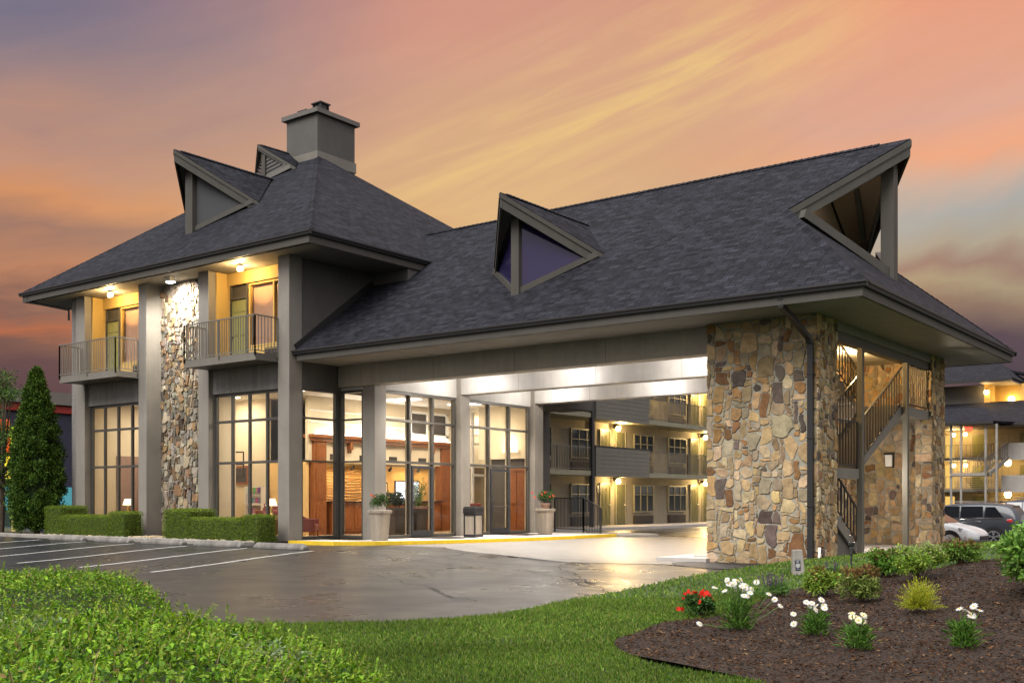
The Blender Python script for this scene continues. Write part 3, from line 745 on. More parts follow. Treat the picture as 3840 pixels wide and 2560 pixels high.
# balcony recesses on the upper floor
def recess(x0, x1):
    mb = MB(); z0, z1 = 6.12, 9.28
    mb.box(x0-.03, x0+.05, 22.99, 23.75, z0, z1)                   # side cheek, lit by the soffit lamp
    mb.box(x0+.05, x0+.16, 23.45, 23.74, z0, 8.86)
    mb.box(x0+.05, x1, 23.42, 23.74, 8.86, z1)                     # lintel
    mb.build('recess_wall', LAMPYEL, H)
    mb = MB(); mb.box(x0, x1, 22.99, 23.75, 5.4, 6.12); mb.build('recess_floor', CONC, H)
    d = MB(); dx0, dx1 = x0+.2, x0+1.02
    d.box(dx0, dx1, 23.52, 23.56, z0+.02, 8.38)
    for zz0, zz1 in ((6.3, 7.05), (7.15, 7.85), (7.95, 8.28)):
        for k_ in (0, 1):
            a = dx0+.1+k_*.37; d.box(a, a+.25, 23.5, 23.52, zz0, zz1)
    dd = d.build('balcony_door', DOORG, H, bevel=.008)
    hb = MB(); hb.tube([(dx0+.08, 23.5, 7.1), (dx0+.08, 23.43, 7.1)], .03); hb.build('door_handle', IRON, dd)
    mb = MB(); mb.box(dx0-.06, dx0, 23.46, 23.72, z0, 8.86); mb.box(dx1, dx1+.07, 23.46, 23.72, z0, 8.86); mb.box(dx0, dx1, 23.47, 23.72, 8.38, 8.46); mb.box(dx0, dx1, 23.56, 23.72, 8.46, 8.86)
    mb.build('door_frame', TRIM, H)
    wx0 = dx1+.08
    w = window(H, (wx0, 23.5, 0), (1, 0, 0), (0, -1, 0), x1-wx0, (.52,), [6.7, 8.84], fw=.06, mw=.07, frame=LAMPYEL, pane=WPANE, name='balcony_window')
    mb = MB(); mb.box(wx0, x1, 23.7, 23.74, 6.6, 8.85); mb.build('curtain', ROOMGLOW, w)
    mb = MB(); mb.box(wx0, x1, 23.5, 23.7, z0, 6.69); mb.build('panel_below_window', LAMPYEL, H)
    mb = MB(); mb.box(wx0+.9, x1-.03, 23.42, 23.5, z0+.02, 6.56)
    for q in range(9): mb.box(wx0+.93, x1-.06, 23.40, 23.42, z0+.06+q*.05, z0+.085+q*.05)
    mb.build('air_conditioner_grille', GREYD, H)
ROOMGLOW = paint('room_curtain', (.55, .33, .22), .8, var=.1)
recess(-33.42-3.98, -33.92); recess(-29.94, -26.42)
def railing(parent, path, z0, z1, mat=RAIL, step=.115, name='railing', bar=.02, post=.04, posts=True):
    mb = MB()
    for (a, b) in zip(path[:-1], path[1:]):
        a = Vector(a); b = Vector(b); L = (Vector((b.x, b.y, 0))-Vector((a.x, a.y, 0))).length; d = (b-a)
        A = lambda s, z: a+d*s+Vector((0, 0, z))
        mb.bar(A(0, z1), A(1, z1), .045, .035); mb.bar(A(0, z0), A(1, z0), .03, .03)
        k_ = max(2, int(L/step))
        for i in range(1, k_):
            p = A(i/k_, z0); q = A(i/k_, z1-.018); mb.bar(p, q, bar, bar)
        if posts:
            for s in ((0, .5, 1) if L > 2.2 else (0, 1)): mb.bar(A(s, z0-.16), A(s, z1-.018), post, post)
    return mb.build(name, mat, parent)
def balcony(x0, x1, rmat):
    mb = MB(); mb.box(x0, x1, 21.82, 22.84, 5.93, 6.15); b = mb.build('balcony', DTAUPE, H, bevel=.01)
    mb = MB(); mb.box(x0-.02, x1+.02, 21.78, 21.82, 5.92, 6.17); mb.build('slab_edge', RAIL, b)
    railing(b, [(x0, 22.62, 0), (x0, 21.76, 0), (x1+.02, 21.76, 0), (x1+.02, 22.66, 0)], 6.22, 7.32, rmat)
balcony(-37.55, -33.95, RAIL); balcony(-29.98, -26.42, RAIL)
# roof
E0 = dict(x0=-40.75, x1=-24.15, y0=22.0, y1=38.2); ZE = 9.65
FL, FRr, BR, BL = (-40.75, 22, ZE), (-24.15, 22, ZE), (-24.15, 38.2, ZE), (-40.75, 38.2, ZE)
RL, RR = (-34.5, 29.9, 15.5), (-32.4, 29.95, 15.5)
mb = MB(); th = .1
mb.slab([FL, FRr, RR, RL], th); mb.slab([FRr, BR, RR], th); mb.slab([BR, BL, RL, RR], th); mb.slab([BL, FL, RL], th)
roof = mb.build('roof', SHINGLE, H, fix=False)
def ridge_caps(pts, parent):
    mb = MB()
    for a, b in zip(pts[:-1], pts[1:]):
        a = Vector(a); b = Vector(b); L = (b-a).length; k_ = max(1, int(L/.2)); d = (b-a).normalized()
        s_ = d.cross(Vector((0, 0, 1))).normalized(); up = s_.cross(d)
        for i in range(k_):
            p = a+d*(L*i/k_); q = a+d*(L*(i+1)/k_+.03)
            P = [p-s_*.14+up*(-.07), p+up*.022, p+s_*.14-up*.07, q-s_*.14+up*(-.055), q+up*.038, q+s_*.14-up*.055]
            u0 = i*.143
            mb.face([P[0], P[1], P[4], P[3]], [(0, u0), (.15, u0), (.15, u0+.143), (0, u0+.143)]); mb.face([P[1], P[2], P[5], P[4]], [(.15, u0), (.3, u0), (.3, u0+.143), (.15, u0+.143)])
            mb.face([P[3], P[4], P[5]], [(0, 0), (.1, 0), (.2, 0)])
    return mb.build('ridge_caps', SHINGLE, parent, fix=False)
ridge_caps([FRr, RR], roof); ridge_caps([FL, RL], roof)
mb = MB(); s_ = .12
mb.box(-40.6, -24.3, 22.15, 38.05, 9.29, 9.34); mb.build('soffit', SOFF, H)
def eave(parent, x0, x1, y0, y1, z, fd=.34, sides='FRBL', cut=None):
    """fascia + K gutter round an eave rectangle; z = gutter top"""
    fb = MB(); gb = MB()
    yb = cut if cut else y1
    if 'F' in sides: fb.box(x0+.12, x1-.12, y0+.12, y0+.16, z-fd-.0, z-.02)
    if 'B' in sides: fb.box(x0+.12, x1-.12, y1-.16, y1-.12, z-fd, z-.02)
    if 'R' in sides: fb.box(x1-.16, x1-.12, y0+.16, yb-.16, z-fd, z-.02)
    if 'L' in sides: fb.box(x0+.12, x0+.16, y0+.16, y1-.16, z-fd, z-.02)
    fb.build('fascia', TAUPE2, parent)
    pr = [(.12, -.13), (.045, -.13), (.03, -.07), (.0, -.045), (0, 0), (.018, 0), (.018, -.03), (.12, -.03)]
    if 'F' in sides:
        P = [(x0-.0, y0+a, z+b) for a, b in pr]; gb.extr(P, (x1-x0, 0, 0))
    if 'R' in sides:
        P = [(x1-a, y0+.12, z+b) for a, b in pr]; gb.extr(P, (0, yb-y0-.12, 0))
    if 'L' in sides:
        P = [(x0+a, y0+.12, z+b) for a, b in pr]; gb.extr(P, (0, y1-y0-.12, 0))
    if 'B' in sides:
        P = [(x0, y1-a, z+b) for a, b in pr]; gb.extr(P, (x1-x0, 0, 0))
    return gb.build('gutter', GUTTER, parent)
TAUPE2 = paint('fascia_paint', (.064, .059, .051), .55, spec=.2)
eave(H, -40.78, -24.12, 21.9, 38.3, 9.66, .36)
mb = MB(); mb.tube([(-40.3, 22.05, 9.5), (-40.3, 22.05, 9.3), (-38.6, 22.75, 8.9), (-38.6, 22.75, 8.5)], .045); mb.build('downspout', GUTTER, H)
# chimney
mb = MB(); mb.box(-34.1, -32.25, 29.75, 31.85, 14.4, 17.15); ch = mb.build('chimney', STUCCO, H, bevel=.02)
mb = MB(); mb.box(-34.25, -32.1, 29.6, 32.0, 17.15, 17.33); mb.build('chimney_cap', DTAUPE, ch)
mb = MB(); mb.box(-34.14, -32.21, 29.71, 31.89, 15.2, 15.62); mb.build('flashing', RAIL, ch)
for (cx_, cy_, s_, h_) in ((-32.75, 30.4, .38, .42), (-33.55, 30.35, .36, .25)):
    mb = MB(); mb.box(cx_-s_*.75, cx_+s_*.75, cy_-s_*.75, cy_+s_*.75, 17.33+h_, 17.33+h_+.05)
    for sx_ in (-1, 1):
        for sy_ in (-1, 1): mb.box(cx_+sx_*s_*.55-.03, cx_+sx_*s_*.55+.03, cy_+sy_*s_*.55-.03, cy_+sy_*s_*.55+.03, 17.33, 17.33+h_)
    mb.box(cx_-s_*.5, cx_+s_*.5, cy_-s_*.5, cy_+s_*.5, 17.33+h_*.35, 17.33+h_-.01)
    mb.build('flue_cap', GUTTER, ch)
# prow dormers on a roof front plane
def dormer(parent, base, footR, footL, peak, rin, pane, post_w=.3, barge=.36, louvre=False):
    B = Vector(base); FR_ = Vector(footR); FL_ = Vector(footL); P = Vector(peak); RI = Vector(rin)
    ov = P-Vector((B.x, B.y, P.z))
    mb = MB(); mb.slab([P, RI, FR_], .07); mb.slab([P, RI, FL_], .07); d = mb.build('dormer', SHINGLE, parent, fix=False)
    ridge_caps([P+(RI-P)*.06, RI], d)
    for F_ in (FR_, FL_):
        m2 = MB(); dirv = (F_-P).normalized(); nrm = dirv.cross(Vector((0, 0, 1))).normalized()
        if nrm.dot(Vector((0, -1, 0))) < 0: nrm = -nrm
        dn_ = Vector((0, 0, -1))
        a, b = P+Vector((0, 0, -.03)), F_+Vector((0, 0, -.03))
        m2.extr([a, b, b+dn_*barge-dirv*barge*.8, a+dn_*barge], -nrm*.06)
        m2.extr([a+nrm*.03, b+nrm*.03, b+nrm*.03+dn_*.14, a+nrm*.03+dn_*.14], -nrm*.029)
        m2.build('barge_board', TAUPE2, d)
        # soffit under the overhang and gable wall
        top = Vector((B.x, B.y, P.z-.30)); fi = F_-dirv*.25; fi.z -= .12
        m3 = MB(); m3.face([B+Vector((0, 0, -.1)), fi, top]); m3.build('dormer_glass' if not louvre else 'louvre_panel', pane, d, fix=False)
        m4 = MB(); m4.face([P+Vector((0, 0, -.09)), F_+Vector((0, 0, -.09)), fi, top]); m4.build('dormer_soffit', SOFF, d, fix=False)
        m5 = MB(); m5.bar(B+Vector((0, 0, .03)), fi+Vector((0, 0, .0)), .12, .16); m5.bar(top+Vector((0, 0, -.06)), fi, .06, .14)
        if louvre:
            for q in range(1, 7):
                s = q/7.5; m5.bar(B.lerp(top, s), fi.lerp(top, s), .05, .05)
        m5.build('dormer_frame', DTAUPE if louvre else TAUPE2, d)
    m6 = MB(); m6.box(B.x-post_w/2, B.x+post_w/2, B.y-.06, B.y+post_w*.7, B.z-.15, P.z-.35); m6.build('dormer_post', TAUPE2, d)
    return d
GABLE = paint('gable_panel', (.028, .029, .032), .6)
dormer(H, (-33.19, 24.35, 11.4), (-31.1, 25.8, 12.5), (-35.28, 25.8, 12.5), (-33.19, 23.66, 14.28), (-33.19, 28.2, 14.28), GABLE, .42, .42)
dormer(H, (-34.0, 28.5, 14.45), (-32.75, 29.05, 14.9), (-35.25, 29.05, 14.9), (-34.15, 28.3, 15.88), (-34.0, 30.4, 15.88), BLACKP, .2, .22, True)
# lamps under the eave
for x in (-35.75, -28.3):
    mb = MB(); mb.lathe([(.09, 0), (.09, -.05), (.03, -.06)], (x, 22.72, 9.29)); fx = mb.build('soffit_lamp', IRON, H)
    for k_ in (-1, 1):
        mb = MB(); mb.lathe([(.03, .06), (.05, .03), (.06, -.03), (.045, -.08), (.015, -.1)], (x+.07*k_, 22.72, 9.16)); mb.build('bulb', BULBW, fx, smooth=True)
    lamp('soffit_light', 'POINT', (x, 22.72, 9.0), 150, (1, .68, .3), fx, .07)
mb = MB(); mb.box(-32.1, -31.8, 22.5, 22.7, 9.15, 9.29); fx = mb.build('flood_lamp', WHITE, H)
mb = MB(); mb.box(-32.08, -31.82, 22.55, 22.72, 9.12, 9.15); mb.build('lens', BULBN, fx)
lamp('flood_light', 'SPOT', (-31.95, 22.62, 9.12), 3000, (1, .93, .82), fx, .1, aim=(0, .5, -1), spot=160, blend=1)

# ---------------------------------------------------------------- lobby interior (rooms of the hotel)
LOBBY = [(-38, 23.1), (-33.9, 23.1), (-33.9, 23.8), (-29.94, 23.8), (-29.94, 23.1), (-26.1, 23.1), (-26.1, 24.98), (-24.52, 24.98), (-24.52, 34.1), (-26.7, 34.1), (-26.7, 38), (-38, 38)]
mb = MB(); mb.prism(LOBBY, .2, .31); mb.build('lobby_floor', FLOOR, H)
mb = MB(); mb.prism(LOBBY, 5.3, 5.35); mb.build('lobby_ceiling', WHITE, H)
XA, XB = -30.9, -28.8                                            # alcove back wall, reception front
mb = MB(); mb.box(-38.0, -37.9, 23.2, 38, .3, 5.3)
mb.box(-38, -34.0, 27.6, 27.75, .3, 5.3)                         # back wall of the left room
mb.box(-34.3, -33.9, 25.0, 27.75, .3, 5.3)                       # partition
mb.box(-34.0, -29.96, 23.745, 23.86, .3, 5.3); mb.box(-30.5, -29.96, 23.145, 23.745, .3, 5.3); mb.box(-34.0, -33.44, 23.345, 23.745, .3, 5.3); mb.box(-38.0, -37.42, 23.11, 23.3, .3, 5.3)
mb.box(-34.0, XA-.1, 26.1, 26.3, .3, 5.3)                        # wall behind the right front window
mb.box(XB-.12, XB, 26.1, 38, 2.95, 5.3)                          # lintel wall over the reception
mb.box(XB-.1, XB-.02, 37.0, 38, .3, 2.95); mb.box(-27.3, -24.55, 33.95, 34.05, 3.2, 5.3)
mb.box(-33.9, -26.7, 37.9, 38.0, .3, 5.3)
mb.build('lobby_wall', CREAM, H)
mb = MB(); mb.box(-37.9, -37.86, 24.35, 27.55, .3, 3.3); mb.box(-37.86, -34.3, 27.55, 27.6, .3, 2.7); mb.build('wainscot', paint('mauve_wall', (.30, .19, .15), .7), H)
mb = MB(); mb.box(XA-.1, XA, 26.1, 38, .3, 2.95); mb.box(XA, XB-.1, 26.1, 26.25, .3, 2.95); mb.build('alcove_wall', WARMWALL, H)
mb = MB(); mb.box(XA, XB-.12, 26.1, 37.9, 2.95, 3.0); mb.build('alcove_ceiling', CREAM, H)
cw = MB()
for y in (26.6, 33.6):
    cw.box(XB-.25, XB+.12, y-.3, y+.3, .31, 3.78)
    for q0, q1 in ((.5, 1.4), (1.6, 2.7), (2.9, 3.6)):
        cw.box(XB+.12, XB+.145, y-.2, y+.2, q0, q1); cw.box(XB+.145, XB+.155, y-.12, y+.12, q0+.08, q1-.08)
cw.box(XB-.3, XB+.28, 26.15, 34.05, 3.80, 3.92); cw.box(XB-.2, XB+.18, 26.2, 34.0, 3.68, 3.80)
for y in (28.1, 29.7, 31.3, 32.7): cw.box(XB, XB+.2, y-.07, y+.07, 3.42, 3.68); cw.box(XB, XB+.12, y-.05, y+.05, 3.3, 3.42)
cw.build('wooden_portal', WOODm, H, bevel=.01)
for y in (27.4, 28.9, 30.5, 32.2):
    mb = MB(); mb.box(XB, XB+.02, y-.22, y+.22, 3.02, 3.24)
    for q in range(4): mb.box(XB+.02, XB+.035, y-.2, y+.2, 3.04+q*.05, 3.065+q*.05)
    mb.build('vent_grille', GREYD, H)
mb = MB(); mb.box(XB, XB+.03, 31.5, 33.6, 4.2, 5.0); mb.build('interior_window', GREYD, H)
mb = MB()
for a in ((31.35, 31.5, 4.1, 5.1), (33.6, 33.75, 4.1, 5.1), (31.35, 33.75, 4.05, 4.2), (31.35, 33.75, 5.0, 5.1), (32.4, 32.5, 4.2, 5.0)): mb.box(XB+.03, XB+.08, *a)
for z in (4.35, 4.75): mb.box(XB, XB+.04, 26.2, 31.35, z, z+.05); mb.box(XB, XB+.04, 33.75, 38, z, z+.05)
mb.build('wall_moulding', WHITE, H)
# wavy panel behind the desk
Vw = []; ny, nz = 40, 80
for j in range(nz):
    for i in range(ny):
        yy = 28.2+3.0*i/(ny-1); zz = 1.5+1.32*j/(nz-1)
        Vw.append((XA+.05+.03*math.sin(zz*55+1.6*math.sin(yy*2.1+zz*1.3)+.8*math.sin(yy*5)), yy, zz))
Fw = [[j*ny+i, j*ny+i+1, (j+1)*ny+i+1, (j+1)*ny+i] for j in range(nz-1) for i in range(ny-1)]
raw('wavy_wall_panel', Vw, Fw, WAVEm, H, smooth=True)
# white inner vestibule frame with a dark cabinet and a sconce beyond the right door
fr = MB()
for y in (34.6, 36.2, 37.7): fr.box(-28.2, -28.1, y-.06, y+.06, .3, 5.2)
for z in (2.6, 3.9): fr.box(-28.19, -28.11, 34.6, 37.7, z-.05, z+.05)
fr.build('vestibule_frame', WHITE, H)
cb = MB(); cb.box(-30.0, -27.4, 37.4, 37.85, .31, 3.0); 
for k_ in range(3): cb.box(-29.9+.85*k_, -29.15+.85*k_, 37.36, 37.4, .5, 2.8)
cb.build('cabinet', WOODm, H)
cb = MB(); cb.box(-25.7, -24.7, 33.75, 34.05, .31, 2.7); cb.box(-25.75, -24.65, 33.7, 34.05, 2.7, 2.8)
for k_ in range(2): cb.box(-25.62+.46*k_, -25.22+.46*k_, 33.72, 33.75, .5, 1.3); cb.box(-25.62+.46*k_, -25.22+.46*k_, 33.72, 33.75, 1.42, 2.6)
cb.build('cabinet', WOODm, H)
mb = MB(); mb.box(-26.0, -25.3, 33.85, 34.03, 3.45, 3.58); sc1 = mb.build('wall_sconce', SHADE, H); lamp('sconce_glow', 'POINT', (-25.65, 33.7, 3.8), 26, (1, .82, .55), sc1, .1)
for (x0, x1, z0, z1) in ((-36.9, -36.0, 1.9, 2.5), (-35.6, -34.9, 1.9, 2.5)):
    pb = MB(); pb.box(x0, x1, 27.5, 27.55, z0, z1); pb.build('wall_panel', BLACKP, H)
mb = MB(); mb.box(-28.5, -27.7, 37.7, 37.88, 3.55, 3.7); sc0 = mb.build('wall_sconce', SHADE, H); lamp('sconce_glow', 'POINT', (-28.1, 37.5, 3.95), 30, (1, .85, .6), sc0, .1)
for i, (x, y) in enumerate(((-26.6, 26.6), (-27.2, 29.4), (-26.6, 32.2), (-28.0, 24.6), (-36, 25.4), (-32.0, 24.9), (-28, 36.2))):
    mb = MB(); mb.box(x-.6, x+.6, y-.3, y+.3, 5.27, 5.31); pl = mb.build('ceiling_light', PANEL, H)
    lamp('ceiling_glow', 'AREA', (x, y, 5.2), 95, (1, .84, .6), pl, 1.1)
mb = MB(); mb.box(XB-.1, XB+.2, 26.4, 33.8, 3.925, 3.95); cl_ = mb.build('cove_light', PANEL, H)
for y in (27.4, 28.8, 30.2, 31.6):
    lamp('cove_glow', 'POINT', (XB+.28, y, 4.1), 14, (1, .93, .8), cl_, .1)
tr = MB(); tr.box(XA+.95, XA+1.0, 27.0, 35.8, 2.93, 2.95); tr_ = tr.build('track_light', IRON, H)
for y in (28.6, 29.5, 30.4, 31.6, 33.3, 34.6):
    mb = MB(); mb.tube([(XA+.97, y, 2.93), (XA+.97, y, 2.86), (XA+.85, y, 2.74)], [.02, .04, .065]); mb.build('spot_head', IRON, tr_)
    lamp('spot', 'SPOT', (XA+.85, y, 2.74), 75, (1, .72, .36), tr_, .05, aim=(-.72, 0, -.7), spot=110)
lamp('alcove_light', 'POINT', (XA+1.0, 33.0, 2.5), 30, (1, .75, .4), tr_, .1); lamp('alcove_light', 'POINT', (XA+1.0, 29.0, 2.4), 18, (1, .75, .4), tr_, .1)

# ================================================================== PORTE COCHERE
PC = thing('porte_cochere', (-16, 29, 0), 'wide hipped porte cochere over the drive with a stone stair tower at its right end', 'canopy', fixed=True)
GX, GY0, GY1, GZ = -7.75, 22.85, 36.95, 6.27
YM = 29.9; ZR = 6.25+.733*(YM-GY0)
F1, F2, PK = (-11.2, 26.87, 6.25+.733*(26.87-GY0)), (-11.2, 32.93, 6.25+.733*(26.87-GY0)), (-8.93, YM, ZR)
zr = lambda y: 6.25+.733*(y-GY0)
mb = MB()
mb.slab([(-25.88, GY0, 6.25), (GX, GY0, 6.25), F1, PK, (-27.2, YM, ZR), (-27.2, 26.5, zr(26.5)), (-25.88, 26.46, zr(26.46))], .1)
mb.slab([(GX, GY1, 6.25), (-25.88, GY1, 6.25), (-27.2, YM, ZR), PK, F2], .1)
mb.slab([(GX, GY0, 6.25), (GX, GY1, 6.25), F2, F1], .1)
proof = mb.build('roof', SHINGLE, PC, fix=False)
ridge_caps([(GX, GY0, 6.25), F1], proof); ridge_caps([(-26.5, YM, ZR), (-9.8, YM, ZR)], proof); ridge_caps([(GX, GY1, 6.25), F2], proof)
mb = MB(); mb.bar((-25.86, 22.95, 6.36), (-25.86, 26.4, zr(26.4)+.06), .05, .26); mb.build('wall_flashing', GUTTER, proof)
# open gable end (prow)
def V3(p): return Vector(p)
ge = MB(); ge.box(-9.68, -9.32, YM-.18, YM+.18, 7.55, ZR-.62); gable = ge.build('gable_post', TAUPE2, PC, bevel=.01)
for F_, sg in ((F1, -1), (F2, 1)):
    m2 = MB(); a = V3(PK); b = V3(F_); dirv = (b-a).normalized(); n_v = Vector((0, 0, 1)).cross(dirv)
    out = Vector((1, 0, 0)) - dirv*dirv.x; out = Vector((out.x, out.y, 0)).normalized()
    a0 = a+Vector((0, 0, -.04)); b0 = b+Vector((0, 0, -.04))
    m2.extr([a0, b0, b0-dirv*.36+Vector((0, 0, -.44)), a0+Vector((0, 0, -.44))], -out*.07)
    m2.extr([a0+out*.035, b0+out*.035, b0+out*.035+Vector((0, 0, -.17)), a0+out*.035+Vector((0, 0, -.17))], -out*.034)
    m2.build('barge_board', TAUPE2, gable)
    m2 = MB(); m2.bar((-9.5, YM+sg*.1, 7.78), V3(F_)+Vector((.42, 0, -.18)), .2, .24); m2.build('gable_sill', TAUPE2, gable)
    m2 = MB(); m2.bar((-9.55, YM+sg*.1, ZR-.72), V3(F_)+Vector((.15, -.3*sg, -.2)), .08, .14); m2.bar((-10.6, YM+sg*.2, ZR-.3), (-11.0, YM+sg*2.3, zr(YM-2.3)-.35), .14, .16); m2.build('gable_rafter', DTAUPE, gable)
mb = MB()
mb.face([(-11.6, 26.9, 9.0), (-11.6, 32.9, 9.0), (-11.6, YM, ZR-.15)])
mb.face([(-11.55, 26.9, zr(26.9)-.13), V3(F1)+Vector((0, .1, -.13)), V3(PK)+Vector((-.15, 0, -.13)), (-11.55, YM, ZR-.13)])
mb.face([(-11.55, 32.9, zr(26.9)-.13), V3(F2)+Vector((0, -.1, -.13)), V3(PK)+Vector((-.15, 0, -.13)), (-11.55, YM, ZR-.13)])
mb.build('gable_soffit', paint('gable_soffit_paint', (.34, .26, .19), .6), gable, fix=False)
mb = MB(); mb.box(-10.9, -10.6, 28.9, 29.2, 10.02, 10.1); gl_ = mb.build('gable_lamp', SHADE, gable, bevel=.02); lamp('gable_fill', 'POINT', (-10.6, 29.2, 9.85), 9, (1, .8, .6), gl_, .1)  # fixture made to glow, with a point light added to brighten the gable underside
# mid dormer
dormer(PC, (-18.3, 24.46, 7.44), (-16.3, 26.0, 8.56), (-20.3, 26.0, 8.56), (-18.3, 23.72, 10.16), (-18.3, 28.19, 10.16), MIRROR_m, .27, .40)
# soffit, fascia, gutter
mb = MB(); mb.box(-25.8, -7.92, 23.02, 24.76, 5.95, 6.0); mb.box(-9.9, -7.92, 24.76, 36.8, 5.95, 6.0); mb.box(-25.8, -9.9, 35.1, 36.8, 5.95, 6.0); mb.build('soffit', SOFF, PC)
eave(PC, -25.88, GX+.03, GY0-.08, GY1+.08, GZ, .33, 'FRB')
# beams and ceiling
mb = MB(); mb.box(-25.9, -12.25, 25.2, 35.1, 5.98, 6.03); mb.build('canopy_ceiling', CEIL, PC)
for i, y in enumerate((24.76, 29.12, 33.56)):
    mb = MB(); mb.box(-25.86 if i == 0 else -24.22, -12.26, y, y+.48, 5.27, 5.985)
    bo = mb.build('beam', BEAMF if i == 0 else BEAM, PC, bevel=.015)
for i, (x, y) in enumerate(((-23.2, 26.7), (-19.4, 26.7), (-15.2, 26.7), (-23.0, 31.2), (-18.6, 31.2), (-14.2, 31.2))):
    mb = MB(); mb.lathe([(.16, 0), (.17, -.04), (.15, -.05)], (x, y, 5.98)); fx = mb.build('canopy_lamp', WHITE, PC)
    mb = MB(); mb.lathe([(.13, 0), (.12, -.03), (.05, -.06)], (x, y, 5.93)); mb.build('lens', BULBN, fx)
    lamp('canopy_spill', 'POINT', (x, y+1.3, 5.68), 150, (1, .93, .86), fx, .1); lamp('canopy_light', 'SPOT', (x, y, 5.85), 2000, (1, .91, .82), fx, .12, aim=(0, 0, -1), spot=125, blend=.8)
# stone tower
mb = MB()
mb.box(-12.28, -9.42, 24.43, 24.9, -.3, 5.95); mb.box(-9.9, -9.42, 24.9, 25.65, -.3, 5.95)
mb.box(-12.28, -11.95, 24.9, 35.0, -.3, 5.95)
mb.box(-9.9, -9.42, 33.65, 35.0, -.3, 5.95); mb.box(-11.95, -9.9, 34.6, 35.0, -.3, 5.95)
mb.build('tower_wall', MORTAR, PC)
stone_wall('stone_facing', (-12.3, 24.43, -.1), (1, 0, 0), (0, -1, 0), 2.9, 6.05, PC, 3, .066, 8, .026)
stone_wall('stone_facing', (-9.42, 24.36, -.1), (0, 1, 0), (1, 0, 0), 1.3, 6.05, PC, 4, .066, 6, .028)
stone_wall('stone_facing', (-9.42, 33.63, -.1), (0, 1, 0), (1, 0, 0), 1.4, 6.05, PC, 5, .066, 6, .028)
stone_wall('stone_facing', (-11.95, 25.0, .1), (0, 1, 0), (1, 0, 0), 9.6, 5.85, PC, 6, .072, 7, .03)
stone_wall('stone_facing', (-12.28, 34.9, .0), (0, -1, 0), (-1, 0, 0), 10.4, 5.9, PC, 8, .1, 6, .03)
stone_wall('stone_facing', (-9.9, 33.65, 0), (1, 0, 0), (0, -1, 0), .5, 5.9, PC, 9, .075, 6, .03)
stone_wall('stone_facing', (-11.95, 34.6, .1), (1, 0, 0), (0, -1, 0), 2.05, 5.8, PC, 10, .07, 7, .03)
# lintel over the opening (two flush bands) and steel posts
mb = MB(); mb.box(-9.8, -9.44, 25.66, 33.63, 5.72, 5.95); mb.build('opening_lintel', TAUPE, PC)
mb = MB(); mb.box(-9.74, -9.5, 25.66, 33.63, 5.5, 5.72); mb.build('opening_lintel', DTAUPE, PC)
for y in (27.5, 31.28):
    mb = MB(); mb.box(-9.57, -9.42, y, y+.02, .0, 5.5); mb.box(-9.57, -9.42, y+.13, y+.15, .0, 5.5); mb.box(-9.56, -9.43, y+.02, y+.13, .0, 5.5)
    mb.build('steel_post', STEEL, PC, bevel=.008)
# staircase
mb = MB(); mb.box(-11.9, -9.5, 31.3, 34.5, 3.98, 4.26); stair = mb.build('staircase', STAIRP, PC)
mb = MB(); mb.prism([(-11.95, 25.0), (-9.5, 25.0), (-9.5, 27.48), (-10.75, 27.48), (-10.75, 26.0), (-11.95, 26.0)], 2.1, 2.36); mb.build('stair_landing', STAIRP, stair)
def flight(parent, x0, x1, ya, za, yb, zb, n, smat=STAIRP):
    mb = MB(); dy = (yb-ya)/n; dz = (zb-za)/n
    for i in range(n):
        z = za+dz*(i+1); y0 = ya+dy*i; y1 = ya+dy*(i+1); a, b = min(y0, y1), max(y0, y1)
        mb.box(x0+.04, x1-.04, a, b, z-.045, z); yr = y0+(.02 if dy > 0 else -.02); mb.box(x0+.04, x1-.04, min(y0, yr), max(y0, yr), z-abs(dz), z-.045)
    for x in (x0, x1-.05):
        P = [(x, ya-.02*(1 if dy > 0 else -1), za-.02), (x, ya, za+.10)]
        up_ = [(x, ya, za)]
        for i in range(n):
            up_ += [(x, ya+dy*i, za+dz*(i+1)-.003), (x, ya+dy*(i+1), za+dz*(i+1)-.003)]
        pts = up_+[(x, yb, zb-.32), (x, ya+dy*.9, za-.02)]
        mb.extr(pts, (.05, 0, 0))
    return mb.build('stair_flight', smat, parent, fix=True)
flight(stair, -10.75, -9.66, 28.1, .14, 25.2, 1.84, 10)
flight(stair, -10.7, -9.6, 27.5, 2.36, 31.3, 4.26, 11)
flight(stair, -11.9, -10.85, 31.3, 4.26, 27.6, 5.95, 10)
SRAIL = paint('stair_railing_paint', (.035, .031, .027), .45)
railing(stair, [(-9.58, 27.66, 2.44), (-9.58, 31.26, 4.24)], .08, 1.12, posts=False, step=.215, bar=.03, mat=SRAIL)
railing(stair, [(-10.7, 27.6, 2.4), (-10.7, 31.2, 4.2)], .08, 1.12, posts=False, step=.215, bar=.03, mat=SRAIL)
railing(stair, [(-9.56, 25.66, 2.36), (-9.56, 27.48, 2.36)], .08, 1.2, step=.185, bar=.03, mat=SRAIL)
railing(stair, [(-9.56, 31.45, 4.26), (-9.56, 33.55, 4.26)], .08, 1.24, step=.19, bar=.03, mat=SRAIL)
railing(stair, [(-9.68, 28.05, .2), (-9.68, 25.3, 1.81)], .14, 1.0, step=.215, bar=.03, mat=SRAIL)
railing(stair, [(-10.8, 31.2, 4.3), (-10.8, 27.6, 5.95)], .1, 1.0, step=.215, posts=False, bar=.03, mat=SRAIL)
mb = MB(); mb.extr([(-9.80, 25.2, .141), (-9.80, 27.9, .141), (-9.80, 25.2, 1.62)], (.05, 0, 0)); mb.build('stair_cheek', DTAUPE, stair)
mb = MB(); mb.box(-12, -10, 25.0, 27.4, 4.5, 5.9) if False else mb.box(-11.9, -11.86, 25.0, 28.2, 4.3, 5.9); mb.build('stairwell_panel', LAMPYEL, PC)
